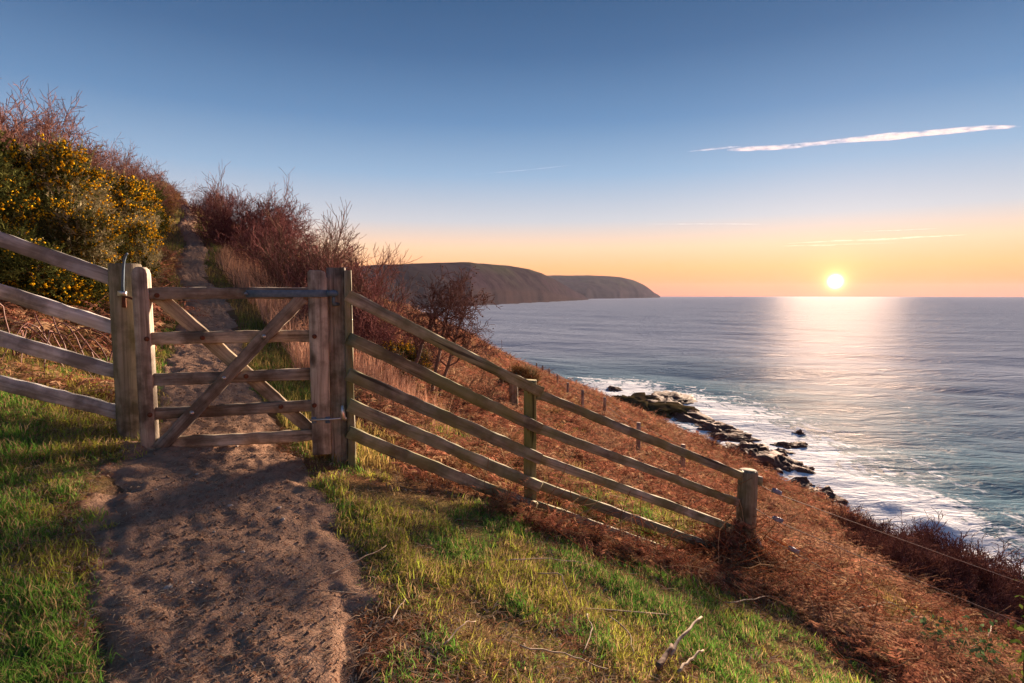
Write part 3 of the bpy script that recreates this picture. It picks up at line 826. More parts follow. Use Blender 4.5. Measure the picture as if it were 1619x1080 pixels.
# --- hinge post
def square_post(name, u, vt, vb, d, wd, dp, mat, parent=None, lean=0.0, bury=.25):
    p = at(u, (vt + vb) / 2, d); zt, zb = at(u, vt, d)[2], at(u, vb, d)[2]
    p0 = np.array([p[0] - lean * .5, p[1], zb - bury]); p1 = np.array([p[0] + lean * .5, p[1], zt])
    return p0, p1
def facing(p):      # horizontal unit vector from p towards the viewer's side
    q = np.array([-p[0] * .35, -p[1], 0]); return q / np.linalg.norm(q)
p0, p1 = square_post('gate_post', 535, 423.5, 716, 4.20, .135, .14, None)
hp = empty('gate_post', (p0[0], p0[1], float(H(p0[0], p0[1]))))
tag(hp, 'square grey hinge post the gate hangs from, split with cracks', 'post')
beam('post', p0, p1, .14, .130, M['wood_hpost'], hp, up=GN, n=14, rough=.003, ch=.08)
pin = at(527.5, 472, 4.085)
link('hinge_pin', curve_mesh('hinge_pin', [at(535, 481, 4.14) - np.array(hp.location), at(528, 481, 4.10) - np.array(hp.location), at(527.3, 477, 4.085) - np.array(hp.location), at(527, 463, 4.085) - np.array(hp.location)], [.013, .014, .013, .010], 8), M['galv'], hp)
link('hinge_pin', curve_mesh('hinge_pin', [at(546, 664, 4.09) - np.array(hp.location), at(542, 660, 4.065) - np.array(hp.location), at(541.5, 652, 4.065) - np.array(hp.location), at(541.3, 641, 4.065) - np.array(hp.location)], [.016, .02, .017, .010], 8), M['zinc'], hp)

# --- left fence with the latch post
LD0, LD1 = 3.70, 3.98
def ld(u): return 1 / np.interp(u, [0, 190], [1 / 3.74, 1 / 3.97]) if u >= 0 else 1 / (1 / 3.74 + (0 - u) / 190 * (1 / 3.74 - 1 / 3.97))
lp = at(207, 714, 3.97)
lf = empty('rail_fence', (lp[0], lp[1], float(H(lp[0], lp[1]))))
tag(lf, 'silvery four rail timber fence climbing the bank beside the gorse', 'fence')
zt = at(203, 417, 3.97)[2]; zb = float(H(lp[0], lp[1]))
xm = at(205.5, 565, 3.97)
pm = lathe_mesh('post', [(.104, -.3), (.103, .0), (.100, .35), (.101, .8), (.100, zt - zb - .012), (.094, zt - zb)], 12, .012, 5)
po = link('post', pm, M['wood_post'], lf, mtx=Matrix.Translation((xm[0] - lp[0], xm[1] - lp[1], 0)))
UL = -190
def lrail(vl0, vr0, ur, ht):
    s = (vr0 - vl0) / ur
    a = at(UL, vl0 + s * UL, ld(UL)); b = at(ur + 6, vr0 + s * 6, ld(ur) + .03)
    return beam('rail', a, b, ht, .036, M['wood_silver'], lf, n=26, rough=.004)
for vl0, vr0, ur, ht in [(379, 440.5, 180, .096), (461.5, 518.5, 183, .096), (535, 588.5, 187, .096), (604, 652.5, 190, .096)]:
    lrail(vl0, vr0, ur, ht)
pe = at(-170, 500, ld(-170) + .06); ze = float(H(pe[0], pe[1]))
beam('post', (pe[0], pe[1], ze - .3), (pe[0], pe[1], at(-170, 305, ld(-170))[2]), .09, .1, M['wood_hpost'], lf, up=(0, -1, 0))
# latch on the post: curved lever, bracket, rusty keeper
org = np.array([lp[0], lp[1], zb])
dl = 3.97 - .112
lv = link('latch', curve_mesh('latch', [at(194.5, 466, dl) - org, at(194, 452, dl - .012) - org, at(194.8, 430, dl - .012) - org, at(196, 412, dl - .016) - org, at(198.5, 404, dl - .03) - org, at(201, 401, dl - .045) - org], [.010, .009, .008, .008, .008, .007], 8), M['galv'], lf)
lvo = lv
bm_ = beam('latch_plate', at(187, 464, dl - .004), at(199, 464.5, dl - .004), .034, .02, M['zinc'], lf, n=3, ch=.2, rough=.0004)
beam('latch_keeper', at(196, 466, dl - .0), at(196.3, 486, dl - .0), .010, .026, M['rust'], lf, up=(0, -1, 0), n=4, rough=.002)
link('latch_bar', curve_mesh('latch_bar', [at(197, 469, dl - .01) - org, at(206, 471, dl - .02) - org, at(214, 474, dl + .0) - org], [.008, .008, .008], 8), M['rust'], lf)

# --- right fence: five rails in two spans, three posts
base = at(553, 716, 4.16)
rf = empty('rail_fence', (base[0], base[1], float(H(base[0], base[1]))))
tag(rf, 'five rail timber fence with greenish lichen dropping down the slope towards the sea', 'fence')
p0, p1 = square_post('post', 553, 428, 716, 4.16, .05, .09, None)
beam('post', p0, p1, .09, .052, M['wood_rail'], rf, up=GN, n=10, ch=.1)
p0, p1 = square_post('post', 838, 601, 803, 4.73, .1, .09, None)
beam('post', p0, p1, .085, .105, M['wood_mossy'], rf, up=(0, -1, 0), n=10, rough=.003, ch=.1)
d0, d1, d2 = 4.06, 4.655, 5.50
S1 = [((549, 467), (856, 620.5), .082), ((550, 534.5), (855, 679), .090), ((550, 591.5), (854, 725.5), .092), ((551, 640), (853, 769.5), .090), ((551, 683), (846, 802), .088)]
for (a, b, ht) in S1:
    beam('rail', at(a[0], a[1], d0), at(b[0], b[1], d1), ht, .036, M['wood_rail'], rf, n=24, rough=.0045)
for (a, b, ht) in S1:
    for du, dv in ((-12, -7), (-20, 0)):
        q = at(b[0] + du, b[1] + dv, d1 - .02)
        bolt(rf, q, (0, -1, 0), .006, M['rust'], 'nail')
S2 = [((850, 623), (1172, 752.5), .076), ((846, 674.5), (1166, 794.5), .078), ((845, 722), (1160, 837), .076), ((842, 763), (1158, 876), .076), ((842, 797), (1150, 905), .078)]
for (a, b, ht) in S2:
    beam('rail', at(a[0], a[1], d1 + .055), at(b[0], b[1], d2 - .05), ht, .036, M['wood_rail'], rf, n=24, rough=.0045)
ep = at(1176, 890, 5.5); ez = float(H(ep[0], ep[1])); et = at(1183, 743.5, 5.5)
L = et[2] - ez
pm = lathe_mesh('post', [(.100, -.35), (.099, .2), (.093, .7), (.090, L - .02), (.082, L)], 14, .012, 9)
m = Matrix.Translation((ep[0] - base[0], ep[1] - base[1], ez - rf.location.z)) @ Matrix.Rotation(math.atan2(et[0] - ep[0], L), 4, 'Y')
link('post', pm, M['wood_post'], rf, mtx=m)
beam('rail_stub', at(1186, 757, 5.50), at(1205, 761, 5.47), .085, .05, M['wood_rail'], rf, n=4)

# --- strained wires seaward of the end post, each with its insulator
def wire_strand(label, pts, ins, mat='wire', first=None):
    P = [at(*q) for q in pts]; o = empty('wire_strand', V(P[0])); org = P[0]
    tag(o, label, 'wire')
    n = 24; tk = np.linspace(0, 1, len(P)); tq = np.linspace(0, 1, n)
    Q = np.stack([np.interp(tq, tk, [p[i] for p in P]) for i in range(3)], 1)
    Q[:, 2] -= .03 * np.sin(tq * math.pi)
    link('wire', curve_mesh('wire', Q - org, [.0042] * n, 5), M['wire'], o)
    if first is not None:
        c = at(*first)
        link('twine', curve_mesh('twine', [P[0] - org + (0, -.008, 0), (P[0] + c) / 2 - org + (0, -.008, .004), c - org + (0, -.008, 0)], [.007] * 3, 6), M['twine'], o)
    for q in ins:
        c = at(*q); dr = unit(P[-1] - P[0])
        beam('insulator', c - dr * .055 + (0, -.01, 0), c + dr * .055 + (0, -.01, 0), .042, .032, M['plastic'], o, n=5, ch=.25, rough=.004)
wire_strand('upper wire strand strained from the end post with a blue insulator', [(1199, 765, 5.45), (1230, 777, 5.6), (1640, 930, 7.6)], [(1227, 776.5, 5.58)])
wire_strand('middle wire strand strained from the end post with a blue insulator', [(1194, 804, 5.40), (1229, 820, 5.5), (1640, 996, 6.6)], [(1229, 820.5, 5.48)])
wire_strand('lower wire strand with orange twine and a blue insulator below the end post', [(1194, 836, 5.38), (1253, 868, 5.42), (1560, 1030, 5.9)], [(1254, 869, 5.40)], first=(1246, 864, 5.41))
# pale strut leaning from the end post
a, b = at(1191, 842, 5.36), at(1240, 903, 5.30)
b[2] = float(H(b[0], b[1])) - .05
st = link('brace_pole', curve_mesh('brace_pole', [np.zeros(3), (b - a) * .5 + (0, 0, .01), b - a], [.026, .028, .03], 8), M['bark_pale'], None, loc=V(a))
tag(st, 'pale barkless pole leaning against the leaning end post', 'pole')

# --- stock fence of thin stakes running away along the slope
wf = None
stakes = [(1079, 703, 757), (1009, 668, 722), (956, 628, 662), (921, 617, 646), (898, 605, 628), (881, 592, 612), (868, 583, 599), (858, 578, 592), (849, 574, 586)]
Yg = np.geomspace(2, 60, 1500)
def ground_hit(u, v):
    a, b = ray(u, v); g = H(a * Yg, Yg); ok = g > CAMZ + b * Yg
    i = int(np.argmax(ok)) if ok.any() else int(np.argmin(CAMZ + b * Yg - g))
    return np.array([a * Yg[i], Yg[i], g[i]])
tops = []
for k, (u, vt, vb) in enumerate(stakes):
    p = ground_hit(u, vb)
    if wf is None:
        wf = empty('wire_fence', V(p)); tag(wf, 'stock fence of thin grey stakes and wire crossing the bracken', 'fence')
    zt = at(u, vt, p[1])[2]
    lean = rng.normal(0, .03, 2)
    w = .085 if k < 3 else .08
    beam('stake', p - (0, 0, .15), np.array([p[0] + lean[0], p[1] + lean[1], zt]), w, w, M['wood_stake'], wf, up=(0, -1, 0), n=5, rough=.004)
    tops.append(np.array([p[0] + lean[0], p[1] + lean[1], zt]))
sp = ground_hit(812, 646)
far0 = at(1150, 800, tops[0][1] - 3)
for f in (.08, .30, .52):
    Q = [t_ - np.array([0, -.05, f * 1.0 * (t_[2] - float(H(t_[0], t_[1])))]) for t_ in tops]
    link('wire', curve_mesh('wire', np.array(Q) - np.array(wf.location), [.005] * len(Q), 4), M['wire'], wf)
# thick old strainer post in the bracken
sk = link('strainer_post', lathe_mesh('strainer_post', [(.105, -.3), (.10, .1), (.09, .5), (.088, at(812, 596, sp[1])[2] - sp[2] - .02), (.07, at(812, 596, sp[1])[2] - sp[2])], 12, .03, 12), M['wood_post'], None, loc=V(sp))
tag(sk, 'thick dark strainer post standing alone among the bracken behind the fence', 'post')

# ------------------------------------------------------------------ shrubs
def col_var(g, n, a, b, dark=.35):
    """n colours between a and b with brightness variation"""
    f = g.uniform(0, 1, (n, 1)); c = np.array(a) * (1 - f) + np.array(b) * f
    return c * (1 + g.uniform(-dark, dark, (n, 1)))

def grow(g, p, d, L, r, lev, maxlev, out, P):
    """one limb as a wandering chain of segments; children leave along it"""
    n = P['seg'][lev]; step = L / n; q = p.copy(); dd = d.copy()
    for i in range(n):
        dd = unit(dd + g.normal(0, P['wig'], 3) + np.array([0, 0, P['up'][lev]]))
        e = q + dd * step
        r0, r1 = r * (1 - .75 * i / n), r * (1 - .75 * (i + 1) / n)
        out.append((q, e, max(r0, P['rmin']), max(r1, P['rmin']), lev))
        if lev < maxlev and (i > 0 or lev > 0 or n == 1):
            for _ in range(P['kids'][lev]):
                a = g.normal(0, 1, 3); a -= a.dot(dd) * dd; a = unit(a)
                sp = P['spread'] * g.uniform(.6, 1.3)
                grow(g, q + (e - q) * g.uniform(.1, 1), unit(dd * math.cos(sp) + a * math.sin(sp)), L * P['ratio'] * g.uniform(.6, 1.2), r1 * .62, lev + 1, maxlev, out, P)
        q = e
def shrub_meshes(seed, stems, height, rad, P, c_stem, c_twig, name):
    """returns (branches mesh, twigs mesh) for a bare bush"""
    g = np.random.default_rng(seed); out = []
    for k in range(stems):
        a = g.uniform(0, 2 * math.pi); rr = math.sqrt(g.uniform(0, 1))
        p = np.array([math.cos(a) * rr * rad * .45, math.sin(a) * rr * rad * .45, -.12])
        d = unit(np.array([math.cos(a) * rr * rad, math.sin(a) * rr * rad, height * .8]) + g.normal(0, .15, 3))
        grow(g, p, d, height * g.uniform(.55, .85), P['r0'], 0, P['max'], out, P)
    lev = np.array([o[4] for o in out]); ms = []
    for sel, c in ((lev <= 1, c_stem), (lev > 1, c_twig)):
        idx = np.where(sel)[0]
        v, q = tubes([out[i][0] for i in idx], [out[i][1] for i in idx], [out[i][2] for i in idx], [out[i][3] for i in idx], 3 if len(idx) > 900 else 5)
        cc = col_var(g, len(idx), *c)
        ms.append(make_mesh(name, v, q, np.repeat(cc, len(v) // len(idx), 0)))
    return ms
P_THICKET = dict(seg=[5, 4, 3, 2], kids=[2, 2, 1, 0], wig=.20, up=[.03, .05, .10, .06], rmin=.0045, r0=.016, ratio=.52, spread=.75, max=3)
P_SPIKY = dict(seg=[6, 4, 3], kids=[2, 2, 0], wig=.16, up=[.06, .10, .08], rmin=.0038, r0=.015, ratio=.42, spread=.62, max=2)
PURPLE = ((.13, .068, .062), (.21, .10, .086)); PURPLE2 = ((.12, .052, .054), (.20, .088, .082))
PINKY = ((.15, .08, .066), (.26, .14, .11)); GREYT = ((.10, .065, .05), (.17, .11, .085))
SH = {}
for k in range(3):
    SH['thicket%d' % k] = shrub_meshes(200 + k, 13, 1.7, 1.25, P_THICKET, PURPLE, PURPLE2, 'twigs')
SH['spiky0'] = shrub_meshes(210, 16, 2.0, 1.1, P_SPIKY, GREYT, GREYT, 'twigs')
SH['spiky1'] = shrub_meshes(211, 14, 2.0, 1.2, P_SPIKY, GREYT, PURPLE, 'twigs')
P_DENSE = dict(seg=[4, 3, 3, 2], kids=[2, 3, 2, 0], wig=.24, up=[.03, .05, .08, .06], rmin=.0036, r0=.014, ratio=.55, spread=.8, max=3)
SH['pink0'] = shrub_meshes(215, 16, 1.6, 1.3, P_DENSE, PURPLE, PINKY, 'twigs')
SH['pink1'] = shrub_meshes(216, 16, 1.6, 1.35, P_DENSE, PURPLE, PINKY, 'twigs')
SH['low0'] = shrub_meshes(218, 16, 1.2, 1.2, P_THICKET, PURPLE, ((.10, .05, .045), (.17, .08, .062)), 'twigs')

P_DENSE = dict(seg=[4, 3, 3, 2], kids=[2, 3, 2, 0], wig=.24, up=[.03, .05, .08, .06], rmin=.0034, r0=.014, ratio=.55, spread=.8, max=3)
for k in (1, 2):
    SH['low%d' % k] = shrub_meshes(218 + k, 15, 1.15, 1.15, P_DENSE, PURPLE, ((.10, .05, .045), (.18, .085, .066)), 'twigs')

def bare_shrub(name, label, u, d, size, kind, group=None, cat='shrub', rz=None, sink=.05, sz=1.0):
    a, _ = ray(u, 500); x = a * d
    o = empty(name, (x, d, float(H(x, d)) - sink), rng.uniform(0, 6.28) if rz is None else rz, (size, size, size * sz))
    tag(o, label, cat, group)
    br, tw = SH[kind]
    link('branches', br, M['twigs'], o)['kind'] = 'stuff'; link('twigs', tw, M['twigs'], o)['kind'] = 'stuff'
    return o

# gorse: prickly shoots over a lumpy crown, yellow flower clusters, some bare wood inside
def gorse_meshes(seed, R0, Hh, n_shoot, n_flow, greens, flowers=True):
    g = np.random.default_rng(seed)
    nl = 22
    a = g.uniform(0, 6.28, nl); rr = np.sqrt(g.uniform(0, 1, nl)) * R0 * .72
    lump = np.stack([np.cos(a) * rr, np.sin(a) * rr, g.uniform(.15, .72, nl) * Hh * (1 - .35 * rr / R0)], 1)
    lr = g.uniform(.20, .36, nl) * R0
    def surf(n, inner=.55):
        k = g.integers(0, nl, n); d = unit(g.normal(0, 1, (n, 3)) + np.array([0, 0, .35]))
        return lump[k] + d * lr[k][:, None] * g.uniform(inner, 1.12, (n, 1)), unit(d + g.normal(0, .35, (n, 3)) + np.array([0, 0, .5])), k
    p, d, k = surf(n_shoot, .5)
    m = 15                                       # spines per shoot
    L = g.uniform(.10, .24, n_shoot)
    tt = np.tile(np.linspace(0, 1, m), n_shoot)
    pp = np.repeat(p, m, 0) + np.repeat(d, m, 0) * (np.repeat(L, m) * tt)[:, None]
    sd = unit(np.repeat(d, m, 0) * .9 + g.normal(0, .8, (n_shoot * m, 3)))
    sl = np.repeat(L, m) * g.uniform(.18, .34, n_shoot * m) * (1.25 - .6 * tt)
    wv = unit(np.cross(sd, g.normal(0, 1, (n_shoot * m, 3)))) * .0095
    v = np.stack([pp - wv, pp + wv, pp + sd * sl[:, None]], 1).reshape(-1, 3)
    f = np.arange(len(v)).reshape(-1, 3)
    cl = col_var(g, n_shoot, *greens, .45)
    pal = g.uniform(0, 1, nl) < .3               # some lumps carry pale grey-green young shoots
    cl = np.where(pal[k][:, None], col_var(g, n_shoot, (.20, .18, .095), (.32, .28, .165), .3), cl)
    ms = [make_mesh('foliage', v, f, np.repeat(cl, 3 * m, 0))]
    if flowers:
        hot = (g.uniform(0, 1, nl) < .62) & ~pal
        bunch = np.where((hot[k] & (g.uniform(0, 1, n_shoot) < .85)) | (g.uniform(0, 1, n_shoot) < .05))[0]
        bunch = bunch[:n_flow // 6]
        fi = np.repeat(bunch, 6)
        p = p[fi] + d[fi] * (L[fi] * g.uniform(.35, 1.0, len(fi)))[:, None] + g.normal(0, .014, (len(fi), 3))
        n = len(p); r = g.uniform(.009, .019, n)[:, None]
        octa = np.array([(1, 0, 0), (0, 1, 0), (-1, 0, 0), (0, -1, 0), (0, 0, 1), (0, 0, -1)], float)
        v = (p[:, None] + octa[None] * r[:, None] * g.uniform(.4, 1.5, (n, 6, 1))).reshape(-1, 3)
        fo = np.array([(0, 1, 4), (1, 2, 4), (2, 3, 4), (3, 0, 4), (1, 0, 5), (2, 1, 5), (3, 2, 5), (0, 3, 5)])
        f = (np.arange(n)[:, None, None] * 6 + fo[None]).reshape(-1, 3)
        ms.append(make_mesh('flowers', v, f, np.repeat(col_var(g, n, (.72, .40, .012), (.85, .56, .03), .2), 6, 0)))
    out = []
    Pg = dict(seg=[4, 3], kids=[2, 0], wig=.2, up=[.04, .05], rmin=.008, r0=.024, ratio=.55, spread=.7, max=1)
    for j in range(9):
        q = lump[g.integers(0, nl)]; s = np.array([q[0] * .25, q[1] * .25, -.1])
        grow(g, s, unit(q - s), np.linalg.norm(q - s), .024, 0, 1, out, Pg)
    v, q = tubes([o[0] for o in out], [o[1] for o in out], [o[2] for o in out], [o[3] for o in out], 5)
    ms.append(make_mesh('branches', v, q, np.repeat(col_var(g, len(out), (.09, .06, .045), (.16, .10, .07)), 10, 0)))
    return ms
GREEN = ((.035, .046, .015), (.10, .105, .03)); BROWNG = ((.16, .088, .04), (.28, .16, .065))
GO = [gorse_meshes(300, 1.1, 1.6, 4600, 8000, GREEN), gorse_meshes(301, 1.1, 1.5, 4600, 9000, GREEN), gorse_meshes(302, 1.0, 1.4, 4200, 4000, ((.05, .055, .018), (.11, .10, .035)))]
GOB = gorse_meshes(305, 1.0, 1.3, 3600, 0, BROWNG, False)
def gorse_bush(label, u, d, size, kind, group=None, sink=.05, sz=1.0):
    a, _ = ray(u, 500); x = a * d
    o = empty('gorse_bush', (x, d, float(H(x, d)) - sink), rng.uniform(0, 6.28), (size, size, size * sz))
    tag(o, label, 'shrub', group)
    ms = GOB if kind < 0 else GO[kind]
    link('foliage', ms[0], M['gorse'], o)['kind'] = 'stuff'
    if kind >= 0: link('flowers', ms[1], M['petal'], o)['kind'] = 'stuff'
    link('branches', ms[-1], M['twigs'], o)['kind'] = 'stuff'
    return o
for (u, d, s, k, sz, lab) in [
    (-70, 6.9, 1.15, 0, 1.1, 'gorse bush with scattered yellow flowers, highest up the bank behind the silvery fence'),
    (32, 8.0, 1.15, 1, 1.05, 'tall dark gorse bush dotted with yellow flowers above the silvery fence'),
    (105, 7.0, .85, 2, 1.0, 'pale grey green gorse bush with few flowers behind the silvery fence'),
    (112, 9.4, 1.10, 1, 1.05, 'gorse bush thick with golden flowers in the middle of the bank'),
    (20, 5.9, .80, 0, .9, 'low dark gorse bush close behind the upper rails of the silvery fence'),
    (172, 8.6, .70, 1, 1.0, 'small golden gorse bush just beyond the latch post'),
    (165, 11.2, 1.0, 1, 1.05, 'gorse bush blazing with orange yellow flowers beside the climbing path'),
    (196, 13.6, .95, 0, 1.1, 'gorse bush with yellow flowers overhanging the path where it steepens'),
    (150, 13.0, 1.0, 2, 1.0, 'pale gorse bush half hidden below the bare pink shrubs')]:
    gorse_bush(lab, u, d, s, k, sz=sz)
for (u, d, s) in [(226, 17.0, .9), (243, 19.5, .85), (254, 22, .8), (264, 25, .75), (274, 28.0, .7), (286, 30.5, .6)]:
    gorse_bush('rusty brown gorse bush lining the top of the climbing path', u, d, s, -1, 'brown gorse along the upper path')
for (u, d, s, k, sz, lab) in [(-55, 9.5, 1.05, 'pink0', 1.1, None), (8, 11.2, 1.15, 'pink1', 1.1, None), (52, 12.0, 1.1, 'pink0', 1.1, None), (100, 13.4, 1.05, 'pink1', 1.1, None), (140, 14.6, 1.0, 'pink0', 1.05, None),
                            (175, 16.2, .95, 'pink1', 1.05, None), (204, 18.4, .95, 'pink0', 1.05, None), (228, 21.5, .85, 'pink1', 1.0, None)]:
    bare_shrub('bare_shrub', 'bare pinkish brown shrub along the skyline of the gorse bank', u, d, s, k, 'bare shrubs on the bank skyline', sz=sz)
bare_shrub('bare_shrub', 'spiky bare grey shrub poking above the bank skyline', 205, 17.5, .95, 'spiky0')
for (u, d, s, k, sz) in [(362, 22.5, .85, 'thicket0', 1.0), (386, 19.0, 1.0, 'thicket1', 1.05), (404, 17.0, 1.1, 'thicket2', 1.1), (345, 26, .7, 'thicket2', 1.0), (425, 15.0, 1.0, 'thicket0', 1.05), (452, 13.6, .9, 'thicket1', 1.0), (478, 12.6, .85, 'thicket2', 1.0), (505, 11.4, .8, 'thicket0', 1.0), (415, 17.5, 1.1, 'thicket1', 1.0)]:
    bare_shrub('blackthorn_bush', 'dense purple brown leafless blackthorn beside the climbing path', u, d, s, k, 'blackthorn thicket by the path', sz=sz)
bare_shrub('bare_shrub', 'twisted bare branches rising above the purple thicket', 388, 17.6, 1.1, 'spiky1', sz=1.05)
for (u, d, s, k, sz, lab) in [(490, 11.0, 1.0, 'spiky0', 1.0, 'tall leafless thorn bush with upright twigs at the edge of the purple thicket'), (535, 10.4, .95, 'spiky1', 1.0, 'leafless thorn bush with upright twigs rising directly behind the hinge post'), (572, 9.8, .85, 'spiky0', 1.0, 'smaller leafless thorn bush standing against the far headland')]:
    bare_shrub('thorn_bush', lab, u, d, s, k, 'thorn bushes against the sky', sz=sz)
for (u, d, s, k, lab) in [(545, 9.4, .75, 'thicket1', 'tangled reddish brown bush close behind the hinge post'), (585, 8.8, .72, 'thicket2', 'tangled reddish brown bush in the middle between hinge post and small tree'), (618, 8.4, .62, 'thicket0', 'low tangled reddish brown bush beside the olive brown gorse')]:
    bare_shrub('blackthorn_bush', lab, u, d, s, k, 'bushes behind the hinge post')
gorse_bush('olive brown gorse bush between the hinge post and the small tree', 632, 8.4, .5, 2)
# small thorn tree with slender trunks
def thorn_tree():
    g = np.random.default_rng(77); trunks = []; twigs = []
    P = dict(seg=[5, 4, 3, 2], kids=[2, 2, 1, 0], wig=.26, up=[.04, .03, .03, .03], rmin=.0026, r0=.03, ratio=.55, spread=.8, max=3)
    b0 = ground_hit(650, 626); x0, y0 = b0[0], b0[1]
    root = empty('thorn_tree', V((x0, y0, float(H(x0, y0)))))
    tag(root, 'small slender trunked thorn tree with dark twiggy crown behind the fence', 'tree')
    for (u, v, mid, topq) in [(650, 626, (645, 580), (690, 500)), (680, 640, (688, 560), (705, 505)), (686, 642, (702, 590), (725, 520))]:
        b = ground_hit(u, v); dpt = 7.7
        pts = [b - (0, 0, .1), at(mid[0], mid[1], (b[1] + dpt) / 2), at(topq[0], topq[1], dpt)]
        tr = np.array([pts[0] * (1 - t) ** 2 + 2 * pts[1] * t * (1 - t) + pts[2] * t * t for t in np.linspace(0, 1, 8)]) + g.normal(0, .012, (8, 3))
        o = np.array(root.location)
        link('trunk', curve_mesh('trunk', tr - o, np.linspace(.030, .017, 8), 6), M['bark_dark'], root)
        for k in range(5):
            s = tr[4 + (k % 4)] - o; d = unit(np.array([g.normal(.35, .65), g.normal(0, .5), g.uniform(.35, 1.0)]))
            grow(g, s, d, g.uniform(.4, .72), .015, 0, 3, twigs, P)
    v, q = tubes([o[0] for o in twigs], [o[1] for o in twigs], [o[2] for o in twigs], [o[3] for o in twigs], 3)
    cw = link('crown', make_mesh('crown', v, q, np.repeat(col_var(g, len(twigs), (.085, .05, .045), (.15, .08, .07)), 6, 0)), M['twigs'], root); cw['kind'] = 'stuff'
    tips = np.array([o[1] for o in twigs if o[4] >= 2]); tips = tips[g.integers(0, len(tips), 750)] + g.normal(0, .02, (750, 3))
    n = len(tips); s1 = unit(g.normal(0, 1, (n, 3))) * .014; s2 = unit(np.cross(s1, g.normal(0, 1, (n, 3)))) * .010
    v = np.stack([tips - s1, tips + s2, tips + s1, tips - s2], 1).reshape(-1, 3)
    link('leaves', make_mesh('leaves', v, np.arange(4 * n).reshape(-1, 4), np.repeat(col_var(g, n, (.11, .045, .032), (.055, .04, .03)), 4, 0)), M['leaf'], root)['kind'] = 'stuff'
M['bark_dark'] = simple('dark_bark', (.085, .055, .045), (.15, .10, .08), 20, .9)
thorn_tree()
bare_shrub('bare_shrub', 'pale wispy bare shrub at the seaward side of the small tree', 738, 8.3, .42, 'spiky0')
gorse_bush('small dark gorse clump behind the lone strainer post', 818, 14.5, .68, -1)
for (u, d, s, sz) in [(1378, 14.2, .85, 1.0), (1412, 13.2, 1.0, 1.0), (1455, 12.6, 1.15, 1.0), (1500, 12.0, 1.2, 1.0), (1545, 11.4, 1.15, 1.0), (1590, 10.8, 1.15, 1.0), (1430, 14.8, 1.0, 1.0), (1480, 14.2, 1.1, 1.0), (1635, 10.4, 1.1, 1.0), (1530, 13.2, 1.1, 1.0), (1585, 12.4, 1.0, 1.0)]:
    bare_shrub('blackthorn_bush', 'leafless brown blackthorn half hidden in the back row at the cliff edge', u, d, s, 'low0', 'back row of cliff edge blackthorn', sz=sz, sink=.25)
for (u, v, s) in [(1392, 893, .62), (1428, 915, .75), (1462, 938, .85), (1498, 955, .88), (1534, 972, .86), (1572, 990, .84), (1608, 1005, .82), (1445, 920, .8), (1515, 958, .9), (1590, 988, .9)]:
    q = ground_hit(u, v)
    bare_shrub('blackthorn_bush', 'dense leafless brown blackthorn in the front row along the cliff edge', u, q[1], s, 'low%d' % (1 + (u % 2)), 'front row of cliff edge blackthorn', sink=.1)
for (u, d) in [(1130, 22.5), (1152, 21.0), (1172, 20.0)]:
    bare_shrub('blackthorn_bush', 'low dark scrub on the cliff edge above the surf rocks', u, d, .62, 'low0', 'scrub above the surf rocks', sink=.2)

# red bramble canes behind the silvery fence
def bramble(label, u, d, n, seed, size=.6):
    g = np.random.default_rng(seed); a, _ = ray(u, 500); x = a * d
    o = empty('bramble', (x, d, float(H(x, d)))); tag(o, label, 'bramble')
    for k in range(n):
        az = g.uniform(0, 6.28); L = size * g.uniform(.7, 1.3); h = size * g.uniform(.4, .9); s = g.normal(0, .12, 2)
        tq = np.linspace(0, 1, 9)
        dx, dy = math.cos(az) * L, math.sin(az) * L * .7
        gz = H(x + s[0] + dx * tq, d + s[1] + dy * tq) - float(H(x, d))
        P = np.column_stack([s[0] + dx * tq, s[1] + dy * tq, gz + h * 4 * tq * (1 - tq) * .9 - .02]) + g.normal(0, .008, (9, 3))
        link('cane', curve_mesh('cane', P, np.linspace(.007, .0035, 9), 5), M['cane'], o)
M['cane'] = simple('red_bramble_cane', (.20, .075, .055), (.13, .06, .05), 20, .6)
bramble('tangle of red bramble canes seen between the silvery rails', 62, 4.75, 12, 5)
bramble('few bramble canes beside the latch post', 150, 4.9, 6, 6, .45)

# ------------------------------------------------------------------ grass
def pts_in(x0, x1, y0, y1, n, g, power=1.4):
    """random ground points, denser near the camera"""
    y = (g.uniform(y1 ** (1 - power), y0 ** (1 - power), n)) ** (1 / (1 - power)) if power != 1 else g.uniform(y0, y1, n)
    lo = np.maximum(x0, -1.02 * y - .6); hi = np.minimum(x1, 1.02 * y + .6)
    x = lo + (hi - lo) * g.uniform(0, 1, n)
    return x, y
def fine(x, y):
    return H(x, y) + (.022 * fbm(x * 3.1, y * 3.1, 3, 5) + .012 * fbm(x * 11, y * 11, 2, 6)) * sm(40, 10, np.hypot(x, y))
